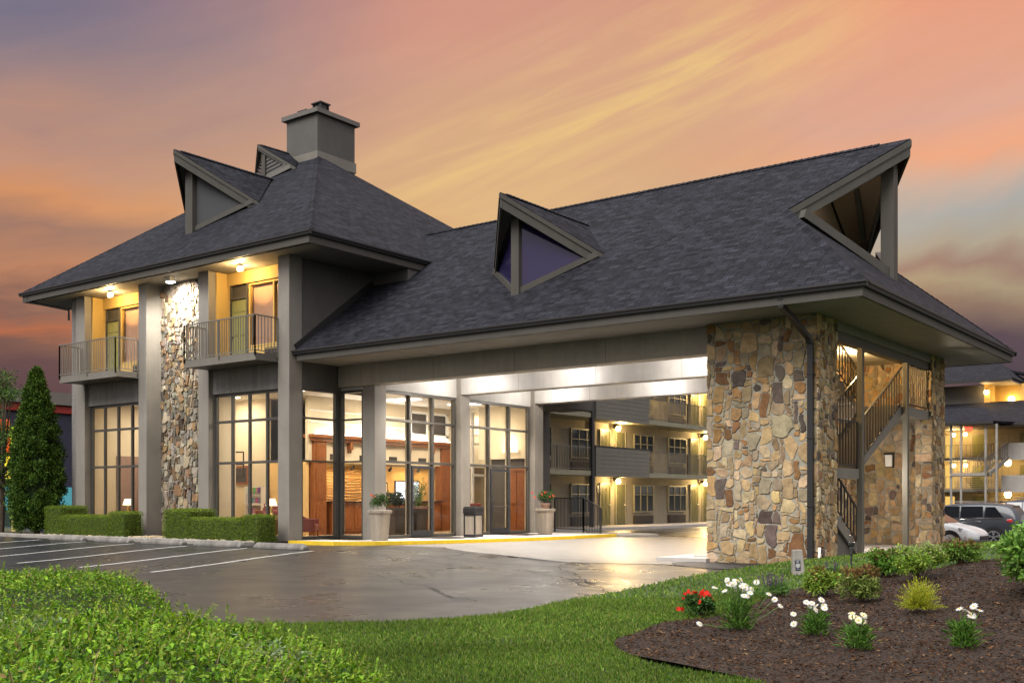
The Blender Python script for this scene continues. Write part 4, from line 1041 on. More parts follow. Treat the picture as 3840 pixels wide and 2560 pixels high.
mb = MB(); mb.box(-11.95, -9.8, 24.9, 34.6, 5.9, 5.94); mb.build('stairwell_ceiling', CEIL, PC)
def wall_lamp(parent, o, n, glow=WHITE):
    o = Vector(o); n = Vector(n); u = Vector((-n.y, n.x, 0)); mb = MB()
    obox(mb, o, u, n, -.13, .13, -.2, .24, 0, .1); obox(mb, o, u, n, -.15, .15, .2, .25, 0, .2)
    f = mb.build('wall_lamp', GUTTER, parent, bevel=.01)
    mb = MB(); obox(mb, o, u, n, -.11, .11, -.18, .2, .1, .19); mb.build('lens', glow, f, bevel=.02); return f
wl_ = wall_lamp(PC, (-10.95, 34.56, 2.8), (0, -1, 0))
mb = MB(); mb.box(-11.2, -10.9, 29.5, 29.8, 5.84, 5.9); fx = mb.build('stairwell_lamp', SHADE, PC)
lamp('stair_light', 'POINT', (-10.9, 31.0, 5.6), 420, (1, .66, .28), fx, .08)
lamp('stair_light', 'POINT', (-11.0, 26.6, 5.6), 200, (1, .66, .28), fx, .08)
lamp('stair_light', 'POINT', (-10.4, 30.4, 2.2), 290, (1, .9, .78), wl_, .1)
# downspout
mb = MB(); pth = [(-9.7, 22.93, 6.15), (-9.7, 22.95, 5.92), (-9.62, 23.3, 5.75), (-9.56, 24.2, 5.35), (-9.55, 24.3, 5.22), (-9.55, 24.3, .12), (-9.5, 24.1, .06)]
for a, b in zip(pth[:-1], pth[1:]):
    dv = (Vector(b)-Vector(a)).normalized()*.03; mb.bar(Vector(a)-dv, Vector(b)+dv, .13, .1, up=(0, 1, 0) if abs(dv.z) > .028 else (0, 0, 1))
for z in (4.5, 3.0, 1.4): mb.box(-9.63, -9.47, 24.23, 24.37, z, z+.03)
mb.build('downspout', GUTTER, PC)
mb = MB(); mb.tube([(-9.33, 24.3, .45), (-9.33, 24.28, .2), (-9.27, 24.26, .1), (-9.1, 24.25, .06), (-8.75, 24.3, .07)], .03); mb.build('drain_pipe', WHITE, PC, smooth=True)
mb = MB(); mb.tube([(-9.36, 24.75, 5.9), (-9.36, 24.7, 5.5), (-9.37, 24.5, 5.42), (-9.5, 24.3, 5.3), (-9.52, 24.33, 5.1)], .008, 5); mb.build('cable', IRON, PC)

# ================================================================== GUEST WING behind the drive
WG = thing('guest_wing', (-30, 55, .3), 'three-storey motel wing with olive doors and balcony walkways seen through the canopy', 'building', fixed=True)
FX = -28.6; LV = [.3, 2.96, 5.66]
mb = MB(); mb.box(-38, FX-.12, 36.5, 84, .1, 8.6); mb.build('wall', WINGWALL, WG)
mb = MB(); mb.slab([(-26.4, 36, 8.5), (-26.4, 85, 8.5), (-33, 80, 12), (-33, 38, 12)], .15); mb.slab([(-39.5, 36, 8.5), (-39.5, 85, 8.5), (-33, 80, 12), (-33, 38, 12)], .15); mb.build('roof', SHINGLE, WG, fix=False)
def panel_door(parent, x, y, z, nx, mat=DOORG, w=.86, h=2.04, ny=0):
    """six-panel door, outward normal (nx,ny)"""
    o = Vector((x, y, z)); n = Vector((nx, ny, 0)); u = Vector((-ny, nx, 0)); mb = MB()
    obox(mb, o, u, n, 0, w, 0, h, -.05, 0)
    for z0, z1 in ((.2, .85), (.98, 1.55), (1.66, 1.88)):
        for a in (.12, .49): obox(mb, o, u, n, a, a+.25, z0, z1, 0, .018)
    d = mb.build('door', mat, parent); mb = MB(); obox(mb, o, u, n, -.07, 0, 0, h+.07, -.08, .03); obox(mb, o, u, n, w, w+.07, 0, h+.07, -.08, .03); obox(mb, o, u, n, 0, w, h, h+.07, -.08, .03)
    mb.build('door_frame', WINGTRIM, d); mb = MB(); q = o+u*(w-.09)+n*.02+Vector((0, 0, 1.0)); mb.tube([q, q+n*.07], .03); mb.build('door_handle', WHITE, d)
    return d
WDOOR = paint('wing_door', (.10, .10, .045), .45, var=.06)
WINGTRIM = paint('wing_trim', (.25, .24, .17), .5)
def wlamp(parent, loc, e, nrm, vis=True, col=(1, .66, .27), sz=.10):
    mb = MB(); mb.lathe([(.06, .2), (.16, .12), (.05, .1)], loc, 10); obox(mb, loc, (-nrm[1], nrm[0], 0), (nrm[0], nrm[1], 0), -.06, .06, 0, .22, -.3, -.06)
    f = mb.build('wall_lamp', IRON, parent); mb = MB(); mb.lathe([(.5*sz, sz), (1.1*sz, .5*sz), (1.2*sz, -.5*sz), (.7*sz, -1.3*sz), (.2*sz, -1.4*sz)], loc, 12); mb.build('bulb', BULBW, f, smooth=True)
    if e: lamp('wall_light', 'POINT', Vector(loc)+Vector((nrm[0], nrm[1], 0))*.22, e, col, f, .12)
    return f
for li, z in enumerate(LV):
    for base in (36.1, 45.7, 55.3, 64.9):
        # two rooms mirrored about a pair of doors at base-.3
        for yy in (base-.36, base+1.12):
            if yy < 36.6: continue
            if yy > 37 and base > 40: panel_door(WG, FX-.05, yy, z+.02, 1, WDOOR)
        for yy in (base+2.86, base+6.55):
            if yy < 38: continue
            w = window(WG, (FX, yy, z), (0, 1, 0), (1, 0, 0), 2.08, (.333, .667), [.62, 1.55, 2.06], fw=.06, mw=.045, depth=.1, frame=WINGTRIM, pane=DPANE_m)
            for o2 in [w]+list(w.children): pass
            mb = MB(); mb.box(FX-.1, FX+.02, yy+.05, yy+1.95, z+.02, z+.46)
            for q in range(7): mb.box(FX+.02, FX+.035, yy+.08, yy+1.92, z+.05+q*.057, z+.075+q*.057)
            mb.build('air_conditioner_grille', GREYD, WG)
        if base > 40: wlamp(WG, (FX+.32, base+.72, z+2.22), (300 if li < 2 else 800) if base < 60 else 0, (1, 0))
# window rows were given relative to z: move by building at storey height
mb = MB()
for z in (2.72, 5.42): mb.box(FX-.1, -27.2, 36.4, 84, z, z+.22); 
wb = mb.build('balcony_slab', WINGTRIM, WG)
for z in (2.94, 5.64):
    railing(WG, [(-27.22, 36.5, z), (-27.22, 42.4, z)], .08, 1.08, RAIL, .13); railing(WG, [(-27.22, 47.5, z), (-27.22, 51.8, z), (-27.22, 56.5, z), (-27.22, 62, z)], .08, 1.08, RAIL, .13)
    mb = MB(); mb.box(-27.26, -27.1, 42.45, 47.45, z-.26, z+1.12)
    for q in range(7): mb.box(-27.1, -27.075+.004*(q % 2), 42.45, 47.45, z-.26+q*.197, z-.26+q*.197+.185)
    mb.build('siding_panel', SIDING, WG)
    mb = MB(); mb.box(-27.28, -27.06, 42.4, 47.5, z+1.12, z+1.18); mb.build('panel_cap', IRON, WG)
mb = MB(); mb.box(-27.3, -27.12, 42.2, 42.4, .25, 8.5); mb.build('steel_post', IRON, WG)
mb = MB(); mb.box(-27.3, -27.14, 52.0, 52.15, .25, 8.5) if False else mb.box(FX-.08, FX+.05, 44.6, 44.75, .3, 8.4); mb.build('downspout', WINGWALL, WG)
mb = MB(); mb.box(FX, FX+.03, 44.86, 45.1, 1.9, 2.32); sg = mb.build('accessible_sign', IRON, WG)
mb = MB(); X0 = FX+.034
def disc(mb, x, y, z, r, n=14):
    mb.face([(x, y+r*math.cos(6.2832*i/n), z+r*math.sin(6.2832*i/n)) for i in range(n)])
disc(mb, X0, 44.97, 2.26, .025)
mb.bar((X0, 44.97, 2.24), (X0, 44.985, 2.12), .008, .03, up=(0, 1, 0)); mb.bar((X0, 44.985, 2.12), (X0, 45.04, 2.12), .008, .025); mb.bar((X0, 45.04, 2.13), (X0, 45.055, 2.03), .008, .025, up=(0, 1, 0)); mb.bar((X0, 44.975, 2.19), (X0, 45.03, 2.19), .008, .02)
for i in range(11):
    a0 = 2.0+i*.36; a1 = a0+.36; mb.bar((X0, 44.985+.07*math.cos(a0), 2.06+.07*math.sin(a0)), (X0, 44.985+.07*math.cos(a1), 2.06+.07*math.sin(a1)), .008, .018)
mb.build('wheelchair_symbol', WHITE, sg)
def text(s, loc, size, rot, mat, parent, name='lettering', ext=.001):
    c = bpy.data.curves.new(name, 'FONT'); c.body = s; c.size = size; c.extrude = ext; c.align_x = 'CENTER'; c.align_y = 'CENTER'
    o = bpy.data.objects.new(name, c); COL.objects.link(o)
    dg = bpy.context.evaluated_depsgraph_get(); me = bpy.data.meshes.new_from_object(o.evaluated_get(dg)); bpy.data.objects.remove(o)
    o = bpy.data.objects.new(name, me); COL.objects.link(o); me.materials.append(mat); o.location = loc; o.rotation_euler = rot; attach(o, parent); return o

# ================================================================== FAR WING on the right
FW_ = thing('far_wing', (-14, 102, -.2), 'distant lamp-lit three-storey wing with slate roofs and outdoor stairs behind the parked cars', 'building', fixed=True)
WALLGLOW = emit('lit_wall_glow', (1, .62, .16), .9)  # emission standing in for lamplight on the wall
FY = 101.5; FLV = [-.2, 2.55, 5.32]
FWALL = paint('far_wing_wall', (.36, .31, .2), .8)
mb = MB(); mb.box(-60, 8, FY, 112, -.4, 8.2); mb.build('wall', FWALL, FW_)
mb = MB(); mb.box(-60, -24.7, 105, 116, 8.0, 12.2); mb.build('wall', STUCCO, FW_)
mb = MB(); mb.box(-24.7, -21.6, 107, 116, 8.0, 12.3); mb.box(-24.7, -24.2, 105, 107, 8, 12.2); mb.build('wall', LAMPYEL, FW_)
mb = MB(); mb.slab([(-60, 97.8, 8.15), (10, 97.8, 8.15), (10, 105.2, 10.6), (-60, 105.2, 10.6)], .2)
mb.slab([(-60, 103, 12.5), (-21.9, 103, 12.5), (-24.5, 109, 14.8), (-60, 109, 14.8)], .2); mb.slab([(-21.9, 103, 12.5), (-21.9, 117, 12.5), (-24.5, 109, 14.8)], .2); mb.slab([(-24.5, 110, 14.2), (-20, 108, 12.9), (-20, 114, 12.9)], .2)
mb.slab([(-40, 94.6, 8.12), (-21.55, 94.6, 8.12), (-23.2, 98.6, 9.6), (-40, 98.6, 9.6)], .2); mb.slab([(-21.55, 94.6, 8.12), (-20.4, 98.4, 8.2), (-23.2, 98.6, 9.6)], .2)
mb.build('roof', SHINGLE, FW_, fix=False)
mb = MB(); mb.box(-60, 10, 97.7, 97.85, 7.9, 8.15); mb.box(-60, -21.9, 102.9, 103.05, 12.25, 12.5); mb.box(-40, -21.55, 94.5, 94.65, 7.9, 8.13); mb.build('gutter', GUTTER, FW_)
mb = MB(); mb.box(-60, 10, 97.9, 101.5, 7.85, 7.9); mb.box(-40, -21.6, 94.7, 97.85, 7.85, 7.89); mb.box(-24.7, -22.0, 103.1, 107, 12.2, 12.24); mb.build('soffit', SOFF, FW_)
mb = MB()
for z in FLV[1:]: mb.box(-50, 8, 99.3, FY, z-.25, z)
mb.build('balcony_slab', TAUPE, FW_)
for z in FLV[1:]:
    railing(FW_, [(-30, 99.3, z), (-22.1, 99.3, z)], .1, 1.1, RAIL, .34, bar=.035)
    mb = MB(); mb.box(-21.95, 8, 99.2, 99.34, z-.3, z+1.15)
    for q in range(6): mb.box(-21.95, 8, 99.16, 99.2, z-.3+q*.24, z-.3+q*.24+.22)
    mb.build('siding_panel', paint('pale_siding', (.36, .34, .31), .6), FW_)
for x in (-25.0, -24.2, -22.25, -21.4):
    mb = MB(); mb.box(x-.08, x+.08, 95.0, 95.16, -.2, 7.9); mb.build('steel_post', CONC, FW_)
for li, z in enumerate(FLV):
    for x in (-28.4, -24.85, -20.9): panel_door(FW_, x, FY-.02, z+.02, 0, ny=-1, w=1.0)
    for x in (-23.55, -19.6):
        window(FW_, (x, FY-.01, z), (1, 0, 0), (0, -1, 0), 1.7, (.333, .667), [.62, 1.55, 2.1], frame=WINGTRIM, pane=DPANE_m, depth=.08)
    mb = MB(); mb.box(-27.2, -26.4, FY-.05, FY, z+.05, z+2.1); mb.build('lit_wall_patch', WALLGLOW, FW_)  # glowing patch added for the yellow lamplit door and wall
    for x, y in ((-26.3, 100.8), (-25.3, 100.8)): 
        if li: wlamp(FW_, (x, y, z+2.15), 150, (0, -1), sz=.14)
    if li < 2: wlamp(FW_, (-21.6, 100.0, z+2.3), 330, (0, -1), sz=.24)  # bulb globes enlarged to stand in for lamp glare
wlamp(FW_, (-24.45, 104.7, 11.5), 120, (0, -1), sz=.17); wlamp(FW_, (-22.7, 106.5, 10.9), 300, (0, -1), sz=.24)
mb = MB(); mb.box(-24.55, -24.0, 97.5, 97.8, 7.55, 7.85); ex = mb.build('exit_lamp', emit('red_lamp', (1, .04, .02), 5), FW_)
mb = MB(); mb.box(-25.05, -22.25, 94.9, 97.2, 3.6, 3.85); st2 = mb.build('stair_landing', CONC, FW_)
railing(st2, [(-25.05, 94.9, 3.85), (-22.25, 94.9, 3.85)], .1, 1.2, RAIL, .3, bar=.035)
mb = MB()
for i in range(8): mb.box(-24.6+.1*i, -23.2+.05*i, 97.2+.26*i, 97.55+.26*i, 3.4-.18*i, 3.46-.18*i)
mb.build('stair_flight', DTAUPE, st2)
mb = MB(); mb.bar((-22.9, 97.2, 3.8), (-22.5, 99.3, 5.25), .1, .35); mb.bar((-21.9, 95.0, 3.8), (-21.35, 99.3, 5.25), .1, .35)
for i in range(8): mb.box(-22.8+.04*i, -21.9+.06*i, 97.2+.26*i, 97.5+.26*i, 3.95+.17*i, 4.0+.17*i)
mb.build('stair_flight', CONC, st2)
railing(st2, [(-22.2, 94.9, 3.85), (-21.35, 99.3, 5.3)], .35, 1.25, RAIL, .3, bar=.035); railing(st2, [(-23.6, 97.2, 3.85), (-22.6, 99.3, 5.3)], .35, 1.25, RAIL, .3, bar=.035)

# ================================================================== NEIGHBOUR at far left
NB = thing('neighbour_shop', (-62, 40, 0), 'dark flat-roofed shop with red stripe, neon panels and turquoise windows at the far left', 'building', fixed=True)
mb = MB(); mb.box(-85, -57.9, 24, 62, 0, 7.3); mb.build('wall', paint('navy_wall', (.035, .035, .06), .6), NB)
mb = MB(); mb.box(-85.3, -57.5, 23.6, 62.4, 7.0, 7.7); mb.build('roof_fascia', paint('tan_fascia', (.17, .15, .13), .6), NB)
mb = MB(); mb.box(-57.9, -57.7, 24, 62, 6.55, 6.95); mb.build('red_stripe', paint('red_stripe_paint', (.35, .03, .02), .5), NB)
TEAL = emit('teal_window', (.10, .36, .42), .8)
mb = MB(); mb.box(-57.9, -57.8, 28.5, 40, 1.0, 2.3); mb.build('shop_window', TEAL, NB)
mb = MB(); mb.box(-57.9, -57.75, 28.5, 40, .0, .98); mb.build('window_plinth', paint('green_plinth', (.06, .10, .08), .5), NB)
for i, (y0, y1, z0, z1, c, s) in enumerate(((29.2, 31.4, 3.4, 3.95, (1, .72, .04), 1.7), (29.2, 31.3, 2.75, 3.15, (1, .78, .08), 1.4), (29.2, 30.5, 4.2, 5.0, (.9, .10, .02), 1.2), (30.5, 30.95, 4.4, 5.6, (.5, .62, .03), 1.0), (30.95, 31.35, 4.3, 5.5, (.9, .12, .02), 1.1), (29.4, 30.45, 5.2, 6.0, (.8, .16, .04), .9))):
    mb = MB(); mb.box(-57.88, -57.6, y0, y1, z0, z1); mb.build('neon_panel', emit('neon_%s' % 'abcdef'[i], c, s), NB)
PO = MB(); PO.tube([(-44.7, 23.9, 0), (-44.7, 23.9, 2.9)], .16, 14); PO.tube([(-44.7, 23.9, 0), (-44.7, 23.9, .06)], .26, 14)
tag(PO.build('lamp_post', paint('yellow_post', (.5, .42, .13), .5), smooth=False), 'yellow painted post standing left of the conifer', 'post')

# ================================================================== VEGETATION
def blob_leaves(n, cen, rad, cols, L, Wd, jit=.2, out=.5, up=.25, shell=.55, **kw):
    """leaves through an ellipsoid, denser near its skin"""
    q = unit(n); rr = rng.uniform(0, 1, n)**shell
    P = np.array(cen)+q*np.array(rad)*rr[:, None]
    D_ = q*out+unit(n)*.7+np.array([0, 0, up]); N_ = unit(n)+np.array([0, 0, .9])
    return leaves(P, D_, N_, rng.uniform(.7, 1.3, n)*L, rng.uniform(.7, 1.3, n)*Wd, pal(cols, n, jit), **kw)
def cat(ls):
    Vs, Fs, Cs, o = [], [], [], 0
    for V, F, C in ls: Vs.append(V); Fs.append(F+o); Cs.append(C); o += len(V)
    return np.concatenate(Vs), np.concatenate(Fs), np.concatenate(Cs)
# conifer
tr = thing('conifer_tree', (-39.4, 21.9, .26), 'tall narrow dark green conifer at the left corner of the hotel', 'tree')
ls = []
CG = [(.055, .115, .012), (.075, .14, .016), (.035, .08, .010), (.10, .16, .022), (.022, .052, .008)]
for i in range(620):
    h = rng.uniform(.0, 1)**.85; z = .15+6.1*h
    prof = np.interp(h, [0, .12, .3, .5, .7, .85, 1], [.62, .86, .94, .84, .60, .34, .03])
    a = rng.uniform(0, 6.283); rr = prof*rng.uniform(.72, 1.04)*(1.14 if rng.uniform() < .08 else 1)
    c = (rr*math.cos(a), rr*math.sin(a), z); s = rng.uniform(.14, .30)*(1-.35*h)
    ls.append(blob_leaves(110, c, (s, s, s*1.25), CG, .10, .05, .18, .8, .7))
V, F, C = cat(ls); raw('foliage', V, F, NEEDLE, tr, C)
mb = MB(); mb.tube([(0, 0, -.1), (.03, 0, 2), (0, 0, 5.6)], [.12, .09, .02]); mb.build('trunk', BARK, tr)
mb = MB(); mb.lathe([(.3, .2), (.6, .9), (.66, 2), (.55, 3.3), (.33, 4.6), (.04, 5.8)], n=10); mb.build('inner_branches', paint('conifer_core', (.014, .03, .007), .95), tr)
# broad-leaved tree at the left edge
tr = thing('broadleaf_tree', (-41.6, 21.6, .1), 'leafy tree at the left edge with neon light showing through its crown', 'tree')
ls = []; limbs = MB(); limbs.tube([(0, 0, 0), (.05, .05, 1.2), (0, .1, 2.4)], [.16, .13, .11])
LG = [(.08, .16, .025), (.055, .12, .025), (.11, .19, .03), (.04, .09, .03)]
for i in range(60):
    a = rng.uniform(0, 6.283); z = rng.uniform(1.9, 6.4); rr = 1.75*math.sin(min(3.0, (z-1.2)/5.6*3.14))*rng.uniform(.35, 1)
    c = Vector((rr*math.cos(a), rr*math.sin(a), z)); limbs.tube([(0, .1, min(2.4, z-.7)), c*.55+Vector((0, 0, z*.42-.3)), c], [.05, .03, .01], 5)
    ls.append(blob_leaves(105, c, (.44, .44, .30), LG, .10, .05, .2, .6, .1))
V, F, C = cat(ls); raw('crown', V, F, LEAF, tr, C); limbs.build('trunk', BARK, tr)
# clipped box hedges
HG = [(.16, .24, .02), (.11, .18, .015), (.20, .27, .028), (.08, .13, .012)]
def hedge(name, boxes, label):
    o = thing(name, (0, 0, 0), label, 'hedge', 'clipped hedges under the lobby windows'); ls = []; core = MB(); cx_ = np.mean([b[0] for b in boxes]); 
    x0 = boxes[0][0]; y0 = boxes[0][2]; o.location = (x0, y0, .25)
    for b in boxes:
        bx0, bx1, by0, by1, bz1 = b; dx, dy, dz = bx1-bx0, by1-by0, bz1-.2
        core.box(bx0-x0+.05, bx1-x0-.05, by0-y0+.05, by1-y0-.05, -.1, bz1-.25-.05)
        for face, area in (('T', dx*dy), ('F', dx*dz), ('B', dx*dz*.4), ('R', dy*dz), ('L', dy*dz)):
            n = int(area*2600); u = rng.uniform(0, 1, n); v = rng.uniform(0, 1, n); j = rng.normal(0, .024, n)
            X_ = bx0-x0+u*dx; Y_ = by0-y0+v*dy; Z_ = v*dz-.05; k1 = np.zeros(n)
            if face == 'T': P = np.stack([X_, Y_, k1+bz1-.25+j], -1); nn = (0, 0, 1)
            elif face == 'F': P = np.stack([X_, k1+j, Z_], -1); nn = (0, -1, 0)
            elif face == 'B': P = np.stack([X_, k1+dy+by0-y0+j, Z_], -1); nn = (0, 1, 0)
            elif face == 'R': P = np.stack([k1+bx1-x0+j, by0-y0+u*dy, Z_], -1); nn = (1, 0, 0)
            else: P = np.stack([k1+bx0-x0+j, by0-y0+u*dy, Z_], -1); nn = (-1, 0, 0)
            if face == 'F': P[:, 1] += by0-y0
            nn = np.array(nn); D_ = nn*.7+unit(n)*.8; N_ = nn+unit(n)*.8
            ls.append(leaves(P, D_, N_, rng.uniform(.022, .045, n), rng.uniform(.014, .026, n), pal(HG, n, .2)))
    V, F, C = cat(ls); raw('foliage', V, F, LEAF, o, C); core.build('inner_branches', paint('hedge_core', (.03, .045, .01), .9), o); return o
hedge('clipped_hedge', [(-38.1, -37.0, 21.5, 22.6, 1.30), (-37.0, -33.95, 21.5, 22.15, .98), (-33.95, -33.0, 21.5, 22.25, 1.12)], 'stepped clipped hedge beside the conifer, under the left lobby window')
hedge('clipped_hedge', [(-30.75, -29.4, 21.5, 22.6, 1.22), (-29.4, -26.7, 21.5, 22.15, .96), (-26.7, -25.95, 21.5, 22.25, 1.06)], 'stepped clipped hedge at the corner column, under the right lobby window')
# pebbles between the hedges
n = 500; ls = []; mb = MB()
for i in range(n):
    x = rng.uniform(-32.9, -30.85) if i < 380 else rng.uniform(-38.5, -26); y = rng.uniform(21.45, 22.6) if i < 380 else rng.uniform(21.42, 21.52); s = rng.uniform(.03, .085); c = np.array(PALST[rng.integers(len(PALST))])*1.1
    b = len(mb.v); q = unit(10)*.12
    P = [(s, 0, 0), (.5*s, .8*s, 0), (-.5*s, .8*s, 0), (-s, 0, 0), (-.5*s, -.7*s, 0), (.5*s, -.7*s, 0)]
    for p in P: mb.v.append((x+p[0]+rng.normal(0, s*.12), y+p[1]+rng.normal(0, s*.12), .26))
    for p in P: mb.v.append((x+p[0]*.75, y+p[1]*.75, .27+s*.6))
    for a in range(6): mb.f.append([b+a, b+(a+1) % 6, b+6+(a+1) % 6, b+6+a]); mb.c[len(mb.f)-1] = tuple(c)
    mb.f.append([b+6+a for a in range(6)]); mb.c[len(mb.f)-1] = tuple(c)
tag(mb.build('pebbles', STONE), 'pale river pebbles around the foot of the stone strip', 'pebbles', kind='stuff')

# foreground privet: low sprawling shrubs as leafy mounds
SG = [(.155, .30, .013), (.10, .215, .011), (.055, .13, .009), (.21, .37, .022), (.033, .085, .007), (.25, .34, .035), (.10, .22, .012)]
def mound(name, cr, cd_, ra, rb, h, n, label, L=.034, pale=.03, zb=.03, cap=.0, power=3.4, trim=None):
    bx, by = cxy(cr, cd_); o = thing(name, (bx, by, zb), label, 'shrub', 'low sprawling shrubs in the foreground')
    ls = []
    q = rng.uniform(-1, 1, (n*2, 2)); rr = np.hypot(q[:, 0], q[:, 1]); q = q[rr < 1][:n]; m = len(q); rr = np.hypot(q[:, 0], q[:, 1])
    lump = .5+.3*np.sin(q[:, 0]*ra*2.6+1.7*np.sin(q[:, 1]*rb*1.9+1))*np.sin(q[:, 1]*rb*2.9+q[:, 0]*ra*1.3)+.2*np.sin(q[:, 0]*ra*7.1+2*np.sin(q[:, 1]*rb*5))*np.sin(q[:, 1]*rb*6.3)
    topz = h*(1-rr**power)**.5*(1-.22*lump)
    if trim is not None: topz = trim(q[:, 0]*ra+cr, q[:, 1]*rb+cd_, topz)
    dep = rng.exponential(.07, m); z = np.maximum(topz-dep+rng.normal(0, .018, m), -.05)
    X_, Y_ = cxy(q[:, 0]*ra, q[:, 1]*rb); P = np.stack([X_, Y_, z], -1)
    od = np.stack([X_, Y_, np.zeros(m)], -1)/np.maximum(.1, np.hypot(X_, Y_))[:, None]
    D_ = od*.35+unit(m)*.75+np.array([0, 0, .45]); N_ = unit(m)*.7+np.array([0, 0, .9])+od*.3
    c = pal(SG, m, .2)
    wh = ((np.sin(X_*1.9+3)*np.sin(Y_*2.3+X_)) > (1-pale*4)) & (rng.uniform(0, 1, m) < .6); c[wh] = c[wh]*.4+np.array([.26, .31, .2])*.7
    dead = rng.uniform(0, 1, m) < .025; c[dead] = np.array([.24, .17, .06])
    ls.append(leaves(P, D_, N_, rng.uniform(.5, 1.5, m)*L, rng.uniform(.6, 1.35, m)*L*.56, c, .15, .15))
    # shoots that stand out of the skin: opposite leaves along a twig
    ns = int(n/90); tw = MB()
    for i in range(ns):
        j = rng.integers(0, m); p = np.array([X_[j], Y_[j], topz[j]-.03]); d = od[j]*rng.uniform(0, .8)+np.array([rng.normal(0, .35), rng.normal(0, .35), 1]); d /= np.linalg.norm(d)
        Ls = rng.uniform(.06, .17); k_ = int(Ls/.018); tt = np.linspace(.15, 1, k_); side = np.cross(d, unit(1)[0]); side /= np.linalg.norm(side)
        Pk = np.repeat(p+d*Ls*tt[:, None], 2, 0); sg_ = np.tile([1, -1], k_)[:, None]
        Dk = side*sg_+d*.7+rng.normal(0, .15, (2*k_, 3)); Nk = np.tile(d, (2*k_, 1))+rng.normal(0, .2, (2*k_, 3))
        ls.append(leaves(Pk, Dk, Nk, rng.uniform(.8, 1.2, 2*k_)*L*.9, rng.uniform(.8, 1.2, 2*k_)*L*.45, pal([(.19, .33, .02), (.25, .37, .035), (.12, .24, .015)], 2*k_, .14)))
        e = p+d*Ls; tw.tube([p, e], [.0022, .001], 3, False)
    for i in range(ns):
        j = rng.integers(0, m); p = np.array([X_[j], Y_[j], topz[j]-.08]); e = p+np.array([rng.normal(0, .03), rng.normal(0, .03), rng.uniform(.06, .13)]); tw.tube([p, e], [.0032, .002], 3, False)
    V, F, C = cat(ls); raw('foliage', V, F, LEAF, o, C); tag(tw.build('twigs', paint('twig', (.24, .18, .08), .8), o, fix=False), kind='stuff')
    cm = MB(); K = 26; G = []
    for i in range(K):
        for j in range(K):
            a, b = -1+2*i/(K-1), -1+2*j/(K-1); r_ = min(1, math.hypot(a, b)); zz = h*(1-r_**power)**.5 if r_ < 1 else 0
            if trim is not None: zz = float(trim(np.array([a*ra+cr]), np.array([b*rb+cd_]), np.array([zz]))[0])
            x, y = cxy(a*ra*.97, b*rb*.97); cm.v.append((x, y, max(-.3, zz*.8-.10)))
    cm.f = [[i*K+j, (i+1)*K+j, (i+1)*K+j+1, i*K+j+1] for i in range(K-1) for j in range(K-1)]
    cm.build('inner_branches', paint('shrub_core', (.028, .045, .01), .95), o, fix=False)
    return o
def slope(r, d, z): return z*np.clip(1-(r+1.0-.0*d)*.55, .1, 1)
mound('privet_shrub', -3.2, 5.9, 2.65, 3.3,   .82, 76000, 'broad bright green privet shrub filling the lower left corner', .037, .05)
mound('privet_shrub', -5.1, 11.0, 1.65, 1.5, .86, 20000, 'second privet shrub behind the big one, nearer the parking bays', .036, .05)
mound('privet_shrub', -8.0, 11.6, 2.6, 1.6, .80, 14000, 'privet shrub cut by the left edge of the picture', .036, .05)

